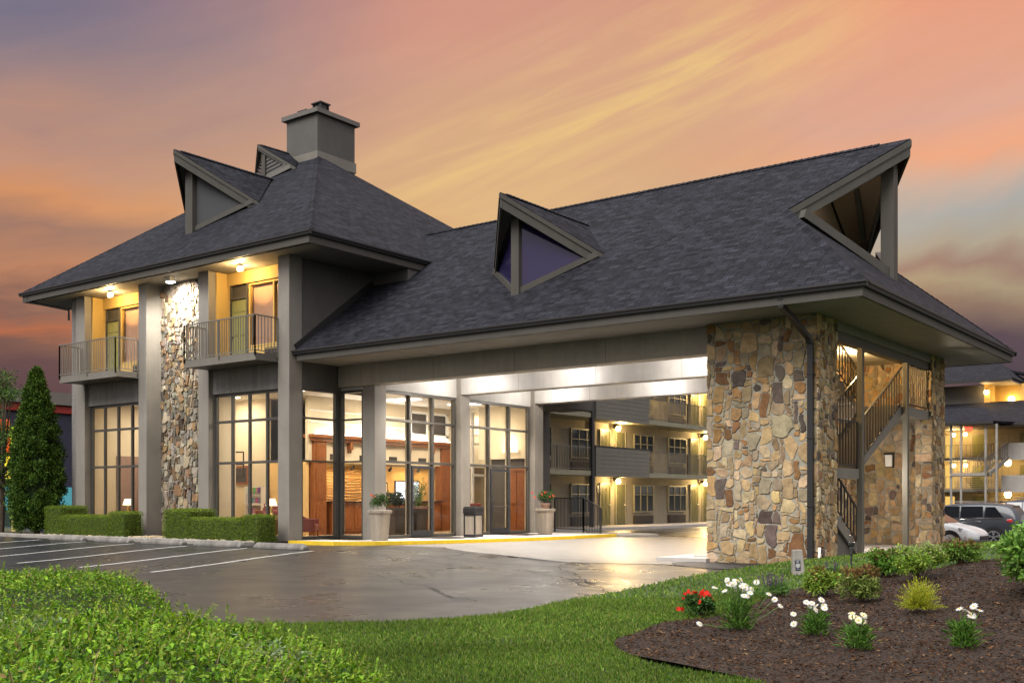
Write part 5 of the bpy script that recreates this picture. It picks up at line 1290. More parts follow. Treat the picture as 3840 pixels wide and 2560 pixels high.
# ---- flower bed plants
def at(r, d, sink=.0): x, y = cxy(r, d); return (x, y, float(bedz(r, d))-sink)
def stems(mb, pts, r): 
    for p in pts: mb.tube(p, r, 4, False)
STEMm = paint('plant_stem', (.09, .16, .03), .7)
DISKm = paint('daisy_disc', (.65, .42, .03), .8)
PETW = [(.78, .78, .74), (.70, .70, .66), (.82, .82, .78)]
def daisy(loc, h, spread, nh, label, face=(.0, -.8), creamy=False, strays=()):
    o = thing('daisy_plant', loc, label, 'daisy', 'white daisies in the flower bed', )
    st = MB(); ls = []; pl = []; dk = MB()
    n = int(420*h/.4); q = rng.normal(0, 1, (n, 2))*spread*.23; z = rng.uniform(0, .55, n)*h
    P = np.stack([q[:, 0], q[:, 1], z], -1); D_ = np.stack([q[:, 0]/spread*1.6+rng.normal(0, .5, n), q[:, 1]/spread*1.6+rng.normal(0, .5, n), rng.uniform(.5, 1.6, n)], -1)
    ls.append(leaves(P, D_, unit(n)*.5+np.array([0, 0, 1]), rng.uniform(.05, .11, n), rng.uniform(.009, .016, n), pal([(.10, .22, .03), (.14, .28, .045), (.07, .16, .025)], n), .1, .25))
    heads = [(rng.normal(0, spread*.30), rng.normal(0, spread*.30), h*rng.uniform(.7, 1.04)) for _ in range(nh)]+list(strays)
    for hx, hy, hz in heads:
        b = (hx*.25, hy*.25, .03); m_ = (hx*.6, hy*.6, hz*.55); st.tube([b, m_, (hx, hy, hz)], .0042, 4, False)
        for s_ in np.linspace(.25, .8, 6):
            p = np.array([hx*s_, hy*s_, hz*s_]); d = unit(1); d[0, 2] = abs(d[0, 2]); ls.append(leaves(p[None], d, unit(1), np.array([.05]), np.array([.008]), pal([(.06, .14, .025)], 1)))
        nrm = np.array([rng.normal(0, .45)+FW[0]*-.55, rng.normal(0, .45)+FW[1]*-.55, .75]); nrm /= np.linalg.norm(nrm)
        a = np.cross(nrm, [0, 0, 1.]); a /= np.linalg.norm(a); b_ = np.cross(nrm, a); c = np.array([hx, hy, hz]); k_ = 17
        th_ = np.arange(k_)/k_*2*np.pi+rng.uniform(0, 1); Dp = np.cos(th_)[:, None]*a+np.sin(th_)[:, None]*b_
        pc = pal(PETW if not creamy else [(.78, .76, .6), (.78, .72, .42), (.8, .78, .7)], k_, .05)
        rp = rng.uniform(.028, .036); Vh, Fh, Ch = (leaves(c+Dp*.007, Dp+nrm*rng.normal(.02, .1, (k_, 1)), np.tile(nrm, (k_, 1)), np.full(k_, rp), np.full(k_, .0125), pc, .1, .12)); fh = raw('flower_head', Vh, Fh, PETAL, o, Ch); dk = MB()
        ring = [c+nrm*.002+(np.cos(t_)*a+np.sin(t_)*b_)*.0105 for t_ in np.arange(8)/8*6.2832]; ring2 = [c+nrm*.008+(np.cos(t_)*a+np.sin(t_)*b_)*.006 for t_ in np.arange(8)/8*6.2832]
        for i in range(8): dk.face([ring[i], ring[(i+1) % 8], ring2[(i+1) % 8], ring2[i]])
        dk.face(ring2); dk.build('flower_disc', DISKm, fh, fix=False)
    V, F, C = cat(ls); raw('foliage', V, F, LEAF, o, C)
    st.build('stems', STEMm, o, fix=False); return o
daisy(at(2.5, 11.84), .54, .30, 30, 'tallest daisy clump, many white blooms, next to the red flowers', strays=[(.28, .18, .40), (.33, .22, .34), (.38, .26, .27), (-.30, -.34, .08)])
daisy(at(3.14, 11.08), .36, .22, 11, 'daisy clump with drooping blooms on its left, second from the red flowers', strays=[(-.2, -.1, .22), (-.19, -.12, .12)])
daisy(at(3.2, 9.92), .34, .22, 9, 'daisy clump with cream and yellowish blooms, nearest the camera', creamy=True)
daisy(at(4.12, 9.76), .38, .20, 7, 'rightmost daisy clump with few white blooms, in the bare mulch')
def bushy(name, loc, rx, h, cols_, label, cat_, n, L, Wd, group=None, tops=None, tfrac=.25, clumps=26, leafm=LEAF, droop=.25, up=.25, spread=.75, **kw):
    cols = [tuple(min(.6, v*1.35) for v in c_) for c_ in cols_]; o = thing(name, loc, label, cat_, group); ls = []; st = MB()
    for i in range(clumps):
        a = rng.uniform(0, 6.283); rr = rx*spread*math.sqrt(rng.uniform(0, 1)); z = h*rng.uniform(.28, .86)*(1-.3*(rr/rx)**2)
        c = np.array([rr*math.cos(a), rr*math.sin(a), z]); s = rx*rng.uniform(.24, .38)
        st.tube([(c[0]*.1, c[1]*.1, 0), (c[0]*.55, c[1]*.55, z*.6), c], [.005, .004, .002], 4, False)
        cc2 = cols
        m = n//clumps; V, F, C = blob_leaves(m, c, (s, s, s*.75), cc2, L, Wd, .2, .6, up, droop=droop)
        if tops is not None:
            hh = V[:, 2].reshape(-1, 4)[:, 0]/h; pr = rng.uniform(0, 1, len(hh)) < np.clip((hh-.55)*3*tfrac*2, 0, .9); tcol = pal(tops, len(hh)); C = C.reshape(-1, 4, 3); C[pr] = tcol[pr][:, None, :]; C = C.reshape(-1, 3)
        ls.append((V, F, C))
    V, F, C = cat(ls); raw('foliage', V, F, leafm, o, C); st.build('stems', BARK, o, fix=False); return o
def blooms(o, pts, cols, size, name='flowers', k=5, mat=PETAL, up=.5):
    pl = []
    for p in pts:
        c = np.array(p); nrm = np.array([rng.normal(0, .5)-FW[0]*.6, rng.normal(0, .5)-FW[1]*.6, up]); nrm /= np.linalg.norm(nrm); a = np.cross(nrm, [0, 0, 1.]); a /= np.linalg.norm(a); b_ = np.cross(nrm, a)
        th_ = np.arange(k)/k*2*np.pi+rng.uniform(0, 1); Dp = np.cos(th_)[:, None]*a+np.sin(th_)[:, None]*b_
        pl.append(leaves(np.tile(c, (k, 1)), Dp+nrm*.2, np.tile(nrm, (k, 1)), np.full(k, size), np.full(k, size*1.05), pal(cols, k, .1), .1, .1))
    V, F, C = cat(pl); raw(name, V, F, mat, o, C)
o = bushy('red_impatiens', at(2.36, 13.38), .25, .27, [(.03, .075, .015), (.045, .10, .02), (.02, .05, .012)], 'low bush with bright red flowers at the left tip of the bed', 'flower', 1500, .045, .022, clumps=24)
blooms(o, [(rng.normal(0, .12), rng.normal(-.02, .10), rng.uniform(.17, .29)) for _ in range(26)]+[(-.24-.05*i, -.05, .06) for i in range(2)], [(.62, .02, .012), (.5, .012, .01), (.7, .05, .03)], .036)
def salvia(loc, rx, h, ns, label):
    o = bushy('purple_salvia', loc, rx, h*.62, [(.05, .11, .02), (.07, .14, .03)], label, 'salvia', 700, .045, .016, 'purple salvias along the back of the bed', clumps=14)
    ls = []
    for i in range(ns):
        a = rng.uniform(0, 6.283); rr = rx*.8*math.sqrt(rng.uniform(0, 1)); b = np.array([rr*math.cos(a), rr*math.sin(a), h*.45]); e = b*np.array([1.15, 1.15, 0])+np.array([0, 0, h*rng.uniform(.8, 1.02)])
        m = 36; t_ = rng.uniform(0, 1, m); P = b+(e-b)*t_[:, None]+rng.normal(0, .005, (m, 3)); V, F, C = (leaves(P, unit(m)+np.array([0, 0, .3]), unit(m), np.full(m, .014), np.full(m, .010), pal([(.10, .035, .14), (.07, .02, .10), (.16, .06, .20)], m))); raw('flower_spike', V, F, PETAL, o, C)
    return o
salvia(at(3.68, 15.12), .26, .34, 26, 'purple salvia left of the light green bushes, on the lawn edge')
salvia(at(5.2, 17.2), .22, .30, 12, 'purple salvia half hidden behind the reddish bush')
salvia(at(6.24, 17.3), .26, .34, 22, 'purple salvia between two nandina bushes near the post')
ND = [(.13, .22, .025), (.17, .25, .03), (.09, .16, .02), (.20, .27, .04)]
NR = [(.18, .10, .035), (.22, .15, .05), (.14, .07, .03)]
GRP = 'leafy nandina bushes in the bed'
bushy('nandina_bush', at(4.37, 15.0), .30, .44, ND, 'yellow-green nandina bush, leftmost of its row', 'bush', 1700, .062, .026, GRP, NR, .25)
bushy('nandina_bush', at(4.55, 13.95), .30, .52, [(.12, .17, .03), (.09, .13, .025), (.15, .17, .05)], 'nandina bush with reddish brown blurred tips, in front of its row', 'bush', 1800, .06, .024, GRP, NR, .9)
bushy('nandina_bush', at(5.78, 16.7), .34, .46, [(.07, .15, .02), (.09, .18, .025)], 'deep green nandina bush beside the black path light', 'bush', 1800, .065, .028, GRP, NR, .3)
bushy('nandina_bush', at(6.0, 15.72), .38, .62, ND, 'tall pale nandina bush in front of the right steel post', 'bush', 2300, .06, .026, GRP, [(.3, .33, .14), (.24, .30, .1)], .5)
bushy('nandina_bush', at(6.95, 16.6), .34, .42, [(.08, .15, .022), (.11, .18, .03)], 'dark nandina bush with bronze tips in front of the rear stone pier', 'bush', 2000, .062, .026, GRP, NR, .6)
o = thing('golden_cypress', at(4.69, 12.34), 'small bright yellow-green thread cypress in the middle of the mulch', 'bush'); ls = []
for i in range(300):
    a = rng.uniform(0, 6.283); ph = rng.uniform(.1, 1.35); d = np.array([math.cos(a)*math.sin(ph), math.sin(a)*math.sin(ph), math.cos(ph)]); Ls = rng.uniform(.18, .37)*(1.05 if ph < .8 else .85)
    m = 22; t_ = np.linspace(.25, 1, m)[:, None]; P = d*Ls*t_+np.array([0, 0, .04])-np.array([0, 0, .05])*t_**2*math.sin(ph)+rng.normal(0, .004, (m, 3))
    ls.append(leaves(P, d+unit(m)*.6, unit(m), np.full(m, .028), np.full(m, .006), pal([(.42, .44, .03), (.34, .38, .025), (.5, .48, .05), (.2, .26, .02)], m, .12)*(.55+.5*t_)))
V, F, C = cat(ls); raw('foliage', V, F, LEAF, o, C)
o = bushy('hydrangea_shrub', at(6.42, 12.75), .58, .86, [(.09, .19, .03), (.12, .23, .035), (.07, .15, .025), (.15, .26, .05)], 'large hydrangea shrub with pale green flower heads at the right edge', 'shrub', 4200, .085, .045, clumps=46, spread=.85)
ls = []
for i in range(30):
    a = rng.uniform(0, 6.283); rr = .55*math.sqrt(rng.uniform(.1, 1)); c = (rr*math.cos(a), rr*math.sin(a), rng.uniform(.55, .95)); ls.append(blob_leaves(60, c, (.05, .05, .09), [(.45, .5, .28), (.38, .45, .2), (.5, .52, .34)], .014, .012, .1))
V, F, C = cat(ls); raw('flower_heads', V, F, PETAL, o, C)
mb = MB()
for i in range(9):
    a = rng.uniform(0, 6.283); mb.tube([(0, 0, -.03), (.12*math.cos(a), .12*math.sin(a), .12), (.4*math.cos(a), .4*math.sin(a), .5)], [.014, .012, .006], 6)
mb.build('branches', paint('pale_bark', (.3, .25, .18), .8), o)
# path light, marker post
o = thing('path_light', at(6.11, 19.3, .05), 'black garden path light on a stake in front of the stairs', 'path light')
mb = MB(); mb.lathe([(.018, 0), (.018, .2), (.034, .22), (.036, .34), (.03, .35), (.03, .37)], n=12); mb.build('stake', IRON, o); mb = MB(); mb.lathe([(.03, .36), (.052, .38), (.058, .43), (.05, .44), (.02, .445)], n=14); mb.build('lamp_head', BLACKP, o)
o = thing('marker_post', at(5.1, 19.1, .03), 'short leaning concrete post with a dark blue cable plate by the stone pier', 'marker post', rz=math.atan2(.6021, .7985)-.12); o.rotation_euler[1] = -.05
mb = MB(); mb.hexa([(-.11, -.11, 0), (.11, -.11, 0), (.11, .11, 0), (-.11, .11, 0), (-.085, -.085, .46), (.085, -.085, .46), (.085, .085, .46), (-.085, .085, .46)]); mb.build('post', CONC, o, bevel=.012)
mb = MB(); mb.hexa([(-.055, -.112, .10), (.035, -.112, .10), (.035, -.10, .10), (-.055, -.10, .10), (-.055, -.102, .29), (.035, -.102, .29), (.035, -.09, .29), (-.055, -.09, .29)]); pl_ = mb.build('plate', paint('navy_plate', (.015, .02, .05), .4), o)
mb = MB(); cy = .187; yo = -.1105
for i in range(20):
    a0, a1 = i/20*6.2832, (i+1)/20*6.2832
    mb.face([(-.01+r_*math.cos(a), yo, cy+r_*math.sin(a)) for r_, a in ((.028, a0), (.036, a0), (.036, a1), (.028, a1))])
mb.face([(-.01+px, yo-.0004, cy+pz) for px, pz in ((-.018, -.012), (.018, -.012), (.013, -.004), (.009, .012), (0, .018), (-.009, .012), (-.013, -.004))])
mb.build('bell_emblem', WHITE, pl_, fix=False)
mb = MB(); mb.face([(-.01+.005*math.cos(t_), yo-.001, cy+.003+.005*math.sin(t_)) for t_ in np.arange(8)/8*6.2832]); mb.build('bell_dot', BLACKP, pl_, fix=False)
for z_, tx, sz_ in ((.275, 'WARNING', .016), (.258, 'BURIED', .014), (.243, 'CABLE', .014), (.136, 'CALL', .013), (.118, 'BEFORE DIGGING', .009)):
    text(tx, (-.01, -.1135+.0125*(z_-.1)/.19*.75, z_), sz_, (R(90), 0, 0), WHITE, pl_, ext=.0002)

# ================================================================== THINGS AT THE ENTRANCE
def planter(loc, rz, label, pot, fl, h=.55):
    o = thing('planter', loc, label, 'planter', 'aggregate planters at the entrance', rz)
    mb = MB(); prof = [(.205, 0), (.27, .84), (.30, .85), (.315, .90), (.31, .95), (.29, .96)]
    rings = []
    for r_, z in prof: rings.append([mb.vert((r_*sx_, r_*sy_, z)) for sx_, sy_ in ((-1, -.72), (-.72, -1), (.72, -1), (1, -.72), (1, .72), (.72, 1), (-.72, 1), (-1, .72))])
    for a, b in zip(rings[:-1], rings[1:]):
        for i in range(8): mb.f.append([a[i], a[(i+1) % 8], b[(i+1) % 8], b[i]])
    mb.f.append(rings[0][::-1]); mb.f.append(rings[-1]); mb.build('pot', AGG, o)
    if pot:
        mb = MB(); mb.lathe([(.13, .95), (.17, 1.1), (.19, 1.1), (.19, 1.16), (.16, 1.16)]); mb.build('inner_pot', TERRA, o)
    z0 = 1.2 if pot else 1.02; ls = []
    for i in range(26):
        a = rng.uniform(0, 6.283); rr = .27*math.sqrt(rng.uniform(0, 1)); rr *= .95; ls.append(blob_leaves(46, (rr*math.cos(a), rr*math.sin(a), z0+rng.uniform(.06, .36)), (.1, .1, .09), [(.04, .085, .02), (.06, .12, .03), (.03, .06, .018)], .055, .028, .2))
    V, F, C = cat(ls); raw('foliage', V, F, LEAF, o, C)
    blooms(o, [(rng.normal(0, .22), rng.normal(0, .2), z0+rng.uniform(.15, .42)) for _ in range(fl)], [(.62, .03, .02), (.6, .12, .05)], .045)
    return o
planter((-23.55, 24.35, .29), .1, 'pale aggregate planter with red flowers by the first entrance column', False, 6)
planter((-22.85, 32.35, .29), .1, 'pale aggregate planter holding a clay pot of flowers, beside the black fence', True, 9)
o = thing('litter_bin', (-23.35, 28.75, .29), 'black litter bin with stone chip panels between the two glass doors', 'bin', rz=.05); o.scale = (.84, .84, .95)
mb = MB(); mb.box(-.29, .29, -.29, .29, 0, .1)
for sx_ in (-1, 1):
    for sy_ in (-1, 1): mb.box(sx_*.26-.03, sx_*.26+.03, sy_*.26-.03, sy_*.26+.03, .1, .78)
mb.box(-.29, .29, -.29, .29, .78, .86); mb.build('frame', BLACKP, o, bevel=.01)
mb = MB(); mb.box(-.265, .265, -.265, .265, .1, .78); mb.build('panels', AGG, o)
mb = MB(); mb.box(-.31, .31, -.31, .31, .86, 1.06); mb.box(-.28, .28, -.28, .28, 1.06, 1.10); mb.box(-.1, .1, -.1, .1, 1.10, 1.13); mb.build('lid', BLACKP, o, bevel=.03)
for y, lb in ((27.4, 'black rubber door mat in front of the left glass door'), (31.7, 'black rubber door mat in front of the right glass door')):
    mb = MB(); mb.box(-.9, .7, -.75, .75, 0, .012); o = mb.build('door_mat', BLACKP); o.location = (-23.35, y, .293); tag(o, lb, 'door mat', 'door mats at the entrance')
o = thing('iron_fence', (-24.9, 35.9, .27), 'black iron picket fence with sloping end section behind the second planter', 'fence', fixed=True)
railing(o, [(-25.3, 36.5, .27), (-23.4, 35.75, .27)], .12, 1.38, IRON, .10, 'picket_panel', .022, .05); railing(o, [(-23.4, 35.75, .27), (-22.3, 35.3, -.12)], .12, 1.38, IRON, .10, 'picket_panel', .022, .05)

# ================================================================== LOBBY FURNITURE
o = thing('reception_desk', (-28.65, 30.1, .31), 'long cherry wood reception desk with raised panels inside the lobby', 'desk')
mb = MB(); mb.box(-.35, .05, -3.0, 3.0, .1, 1.16); mb.box(-.3, .0, -3.0, 3.0, 0, .1)
for i in range(6): y = -2.85+i*.97; mb.box(.05, .075, y, y+.83, .2, 1.04); mb.box(.075, .09, y+.12, y+.71, .32, .92)
mb.build('body', WOODm, o, bevel=.006); mb = MB(); mb.box(-.5, .15, -3.1, 3.1, 1.16, 1.21); mb.build('worktop', BLACKP, o)
for (y, s, lb) in ((33.55, 1.05, 'glowing white wall screen behind the left glass door'),):
    o = thing('wall_screen', (-30.84, y, 1.95), lb, 'screen'); mb = MB(); mb.box(-.04, .0, -.75, .75, -.42, .42); mb.build('casing', BLACKP, o, bevel=.03); mb = MB(); mb.box(.002, .01, -.7, .7, -.38, .38); mb.build('display', emit('screen_white', (.9, .95, 1), 2.2), o)
o = thing('framed_picture', (-30.88, 32.05, 1.9), 'dark framed picture on the yellow wall left of the screen', 'picture'); mb = MB(); mb.box(0, .04, -.3, .3, -.4, .4); mb.build('frame', BLACKP, o); mb = MB(); mb.box(.04, .045, -.25, .25, -.34, .34); mb.build('print', CREAM, o)
def armchair(loc, rz, label):
    o = thing('armchair', loc, label, 'armchair', 'red armchairs in the lobby', rz)
    mb = MB(); mb.box(-.32, .32, -.3, .32, .22, .46); mb.build('seat', LEATHER, o, bevel=.05)
    mb = MB(); mb.extr([(-.36, .28, .2), (-.36, .40, .2), (-.36, .52, 1.12), (-.36, .42, 1.14), (-.36, .30, .5)], (.72, 0, 0)); mb.build('backrest', LEATHER, o, bevel=.04)
    for s_ in (-1, 1):
        mb = MB(); mb.extr([(s_*.41, -.3, .2), (s_*.41, .42, .2), (s_*.41, .5, 1.0), (s_*.41, .3, .74), (s_*.41, .1, .64), (s_*.41, -.3, .62)], (-s_*.1, 0, 0)); mb.build('armrest', LEATHER, o, bevel=.02)
        for yy in (-.26, .34): mb = MB(); mb.box(s_*.34-.025, s_*.34+.025, yy-.025, yy+.025, 0, .2); mb.build('leg', WOODm, o)
    return o
armchair((-26.9, 24.4, .31), 2.2, 'red armchair just inside the corner window by the column'); armchair((-26.5, 32.2, .31), -1.9, 'red armchair behind the right glass door'); armchair((-28.6, 24.6, .31), 1.2, 'red armchair inside the right front window')
def table_lamp(loc, label, cat_='lamp'):
    o = thing('table_lamp', loc, label, 'table lamp', 'lit table lamps in the lobby')
    mb = MB(); mb.lathe([(.09, 0), (.09, .02), (.03, .05), (.05, .2), (.025, .34), (.012, .42)]); mb.build('base', BRASS, o, smooth=True)
    mb = MB(); mb.lathe([(.2, .36), (.12, .60)]); mb.build('lamp_shade', SHADE, o, smooth=True); lamp('lamp_glow', 'POINT', (0, 0, .33), 10, (1, .75, .42), o, .06); return o
BRASS = paint('brass', (.5, .35, .12), .3, metal=.8)
def side_table(loc, label):
    o = thing('side_table', loc, label, 'table', 'small round lobby tables'); mb = MB(); mb.lathe([(.3, .66), (.3, .7)]); mb.build('table_top', WOODm, o); mb = MB(); mb.lathe([(.18, 0), (.04, .05), (.03, .66)]); mb.build('pedestal', WOODm, o); return o
for p, l1, l2 in (((-27.8, 23.6, .31), 'lit table lamp at the right end of the right front window', 'small round table under the lamp at the corner window'), ((-36.2, 23.75, .31), 'lit table lamp in the middle of the left front window', 'small round table in the left front window')):
    side_table(p, l2); table_lamp((p[0], p[1], p[2]+.7), l1)
o = thing('potted_palm', (-25.6, 28.3, .31), 'feathery green palm in a tall dark box planter inside the lobby', 'plant'); mb = MB(); mb.hexa([(-.24, -.24, 0), (.24, -.24, 0), (.24, .24, 0), (-.24, .24, 0), (-.32, -.32, .95), (.32, -.32, .95), (.32, .32, .95), (-.32, .32, .95)]); mb.build('box_planter', paint('dark_bronze', (.07, .055, .045), .5), o); ls = []
for i in range(34):
    a = rng.uniform(0, 6.283); ph = rng.uniform(.1, 1.1); Ls = rng.uniform(.7, 1.25); m = 46; t_ = np.linspace(.2, 1, m)[:, None]; d = np.array([math.cos(a)*math.sin(ph), math.sin(a)*math.sin(ph), math.cos(ph)])
    P = d*Ls*t_*np.array([.7, .7, 1])+np.array([0, 0, .95])-np.array([0, 0, .3])*t_**2*math.sin(ph); ls.append(leaves(P, d*.5+unit(m)*.9, unit(m), np.full(m, .12), np.full(m, .016), pal([(.12, .2, .04), (.09, .16, .03), (.2, .26, .08)], m)))
V, F, C = cat(ls); raw('fronds', V, F, LEAF, o, C)
o = thing('box_plant', (-25.6, 27.2, .31), 'dark leafy plant in a tall bronze box behind the left glass door', 'plant'); mb = MB(); mb.hexa([(-.24, -.24, 0), (.24, -.24, 0), (.24, .24, 0), (-.24, .24, 0), (-.34, -.34, 1.0), (.34, -.34, 1.0), (.34, .34, 1.0), (-.34, .34, 1.0)]); mb.build('box_planter', MATS['dark_bronze'], o)
V, F, C = cat([blob_leaves(60, (rng.normal(0, .16), rng.normal(0, .16), 1.15+rng.uniform(0, .25)), (.14, .14, .12), [(.04, .06, .03), (.12, .14, .1), (.03, .04, .02)], .12, .06) for _ in range(10)]); raw('foliage', V, F, LEAF, o, C)

o = thing('brochure_rack', (-31.3, 25.75, .31), 'white brochure rack inside the right front window', 'rack')
mb = MB(); mb.box(-.45, .45, -.05, .3, 0, .12); mb.box(-.45, .45, .22, .26, .1, 1.75); mb.box(-.47, -.44, -.05, .3, 0, 1.75); mb.box(.44, .47, -.05, .3, 0, 1.75); mb.build('frame', WHITE, o)
for q in range(4):
    mb = MB(); z_ = .3+.38*q; mb.box(-.44, .44, -.02+.03*q, .2, z_, z_+.02); mb.box(-.44, .44, -.03+.03*q, -.02+.03*q, z_, z_+.08); sh = mb.build('shelf', WHITE, o)
    for k_ in range(6):
        mb = MB(); mb.box(-.40+.14*k_, -.29+.14*k_, .06, .1, z_+.021, z_+.28); mb.build('brochure', paint('print_%d%d' % (q, k_), tuple(rng.uniform(.05, .6, 3)), .5), sh)
o = thing('red_sofa', (-29.0, 24.3, .31), 'low red sofa at the bottom of the right front window', 'sofa')
mb = MB(); mb.box(-.8, .8, -.4, .4, .15, .45); mb.build('seat', LEATHER, o, bevel=.06); mb = MB(); mb.box(-.8, .8, .25, .45, .45, .9); mb.build('backrest', LEATHER, o, bevel=.07)
for sx_ in (-1, 1): mb = MB(); mb.box(sx_*.9-.12, sx_*.9+.12, -.42, .45, .1, .65); mb.build('armrest', LEATHER, o, bevel=.06)
o = thing('red_sofa', (-36.7, 24.35, .31), 'added red sofa standing in for red reflections in the left front window', 'sofa')  # sofa added to give this window the red of street reflections
mb = MB(); mb.box(-.8, .8, -.4, .4, .15, .45); mb.build('seat', LEATHER, o, bevel=.06); mb = MB(); mb.box(-.8, .8, .25, .45, .45, .9); mb.build('backrest', LEATHER, o, bevel=.07)
o = thing('hanging_lantern', (-31.4, 24.9, 2.4), 'black wire lantern hanging inside the right front window', 'lantern')
mb = MB(); mb.bar((0, 0, .9), (0, 0, 2.3), .03, .03)
for a, b in (((-.25, -.25), (.25, -.25)), ((.25, -.25), (.25, .25)), ((.25, .25), (-.25, .25)), ((-.25, .25), (-.25, -.25))):
    for z_ in (0, .45, .9): mb.bar((*a, z_), (*b, z_), .035, .035)
    mb.bar((*a, 0), (*a, .9), .035, .035)
mb.build('frame', BLACKP, o); mb = MB(); mb.lathe([(.03, .3), (.05, .4), (.03, .5)]); mb.build('bulb', SHADE, o)
o = thing("wall_picture", (-32.5, 26.09, 2.5), 'framed dark picture on the cream wall seen through the right front window', 'picture'); mb = MB(); mb.box(-.5, .5, -.05, 0, -.35, .35); mb.build('frame', WOODm, o); mb = MB(); mb.box(-.42, .42, -.055, -.05, -.27, .27); mb.build('print', GREYD, o)

# ================================================================== CARS
TYRE = paint('tyre_rubber', (.012, .012, .013), .8); RIM = paint('alloy_rim', (.5, .5, .52), .3, metal=.8)
CGL, nt_, o_ = newmat('car_glass'); principled(nt_, o_, (.008, .01, .014), .03, 0, .9)
TLR, nt_, o_ = newmat('tail_lamp_red'); principled(nt_, o_, (.45, .01, .012), .12, 0, .8)
HLM, nt_, o_ = newmat('headlamp_glass'); principled(nt_, o_, (.2, .21, .22), .08, .3, .9)
CHR = paint('chrome', (.6, .6, .62), .12, metal=1)
def carpaint(name, c, metal=.4):
    m, nt, o = newmat(name); b = principled(nt, o, c, .35, metal, .4); b.inputs['Coat Weight'].default_value = .35; b.inputs['Coat Roughness'].default_value = .05; return m
def car(loc, rz, pm, label, L, Wd, Hh, kind='suv'):
    """nose to +x. lofted body from stations: (x, z_under, z_belt, z_roof, half width low, belt, roof)"""
    o = thing('parked_car', loc, label, 'car', 'cars parked behind the lawn', rz); h = Wd/2
    if kind == 'suv':
        st = [(-.50, .52, .78, .86, .80, .78, .70), (-.485, .36, 1.00, 1.02, .90, .88, .72), (-.46, .30, 1.06, 1.40, .95, .92, .72), (-.40, .26, 1.07, 1.60, .98, .95, .72), (-.28, .24, 1.06, 1.66, 1, .96, .74), (-.05, .23, 1.03, 1.66, 1, .96, .75), (.10, .23, 1.01, 1.60, 1, .96, .73), (.20, .23, 1.00, 1.40, 1, .95, .70), (.285, .24, 1.0, 1.04, 1, .94, .78), (.40, .25, .94, .96, .97, .90, .75), (.47, .28, .82, .84, .90, .84, .7), (.50, .42, .62, .64, .75, .7, .6)]
    else:
        st = [(-.50, .45, .80, .82, .78, .76, .66), (-.48, .30, .95, .97, .88, .86, .70), (-.40, .24, .97, 1.02, .95, .92, .72), (-.30, .22, .96, 1.22, .98, .95, .66), (-.16, .2, .94, 1.40, 1, .95, .68), (.0, .2, .92, 1.42, 1, .95, .69), (.10, .2, .90, 1.34, 1, .95, .67), (.20, .2, .89, 1.08, 1, .94, .68), (.27, .2, .88, .91, 1, .92, .72), (.38, .22, .80, .83, .97, .88, .70), (.46, .24, .68, .70, .88, .80, .62), (.495, .32, .52, .54, .70, .64, .5)]
    xs_ = [s[0]*L for s in st]
    def ring(s, x):
        _, zu, zb, zr_, wl, wb, wr = s; r_ = [(wl*.86*h, zu), (wl*h, zu+.12), (wl*1.0*h, (zu+zb)*.5), (wb*h, zb), (wr*h, zr_-.03*(zr_-zb)), (wr*h*.85, zr_)]
        return [(x, a, z) for a, z in r_]+[(x, -a, z) for a, z in r_[::-1]]
    mb = MB(); rs = [[mb.vert(p) for p in ring(s, x)] for s, x in zip(st, xs_)]; gl = MB(); gls = []
    for i in range(len(rs)-1):
        for k_ in range(12):
            q = [rs[i][k_], rs[i][(k_+1) % 12], rs[i+1][(k_+1) % 12], rs[i+1][k_]]; mb.f.append(q)
    mb.f.append(rs[0][::-1]); mb.f.append(rs[-1])
    body = mb.build('body', pm, o, smooth=True); sub = body.modifiers.new('sub', 'SUBSURF'); sub.levels = sub.render_levels = 2
    # side glass as panes just proud of the body side
    def side(x0, x1, x2, x3, zb_, zt_, sgn, nm='side_window'):
        m2 = MB(); wb = .965*h*.965; wt_ = .765*h
        def Y(z): return sgn*(wb+(wt_-wb)*((z-zb0)/(zt0-zb0))+.012)
        m2.face([(x0, Y(zb_), zb_), (x1, Y(zb_), zb_), (x2, Y(zt_), zt_), (x3, Y(zt_), zt_)]); m2.build(nm, CGL, o, fix=False)
    zb0, zt0 = (1.04, 1.62) if kind == 'suv' else (.93, 1.37)
    for sgn in (-1, 1):
        if kind == 'suv':
            side(-.37*L, -.22*L, -.225*L, -.30*L, 1.10, 1.50, sgn); side(-.21*L, -.035*L, -.035*L, -.205*L, 1.09, 1.52, sgn); side(-.022*L, .17*L, .09*L, -.022*L, 1.08, 1.52, sgn)
        else:
            side(-.27*L, -.03*L, -.03*L, -.17*L, .96, 1.29, sgn); side(-.015*L, .18*L, .08*L, -.015*L, .95, 1.29, sgn)
        for hx in ((-.20, -.02) if kind == 'suv' else (-.17, .0)):
            m2 = MB(); m2.box(hx*L, hx*L+.2, sgn*(.975*h), sgn*(.975*h)+sgn*.04, .93 if kind == 'suv' else .82, .96 if kind == 'suv' else .85); m2.build('door_handle', CHR if kind == 'suv' else pm, o)
        m2 = MB(); m2.bar((-.36*L, sgn*(.955*h), zb0+.045), (.17*L, sgn*(.955*h), zb0+.03), .02, .02); m2.build('chrome_strip', CHR, o)
    m2 = MB()
    zz = (1.08, 1.56) if kind == 'suv' else (.98, 1.33)
    m2.face([(-.478*L if kind == 'suv' else -.385*L, -.72*h, zz[0]), (-.478*L if kind == 'suv' else -.385*L, .72*h, zz[0]), (-.425*L if kind == 'suv' else -.22*L, .6*h, zz[1]), (-.425*L if kind == 'suv' else -.22*L, -.6*h, zz[1])]); m2.build('rear_window', CGL, o, fix=False)
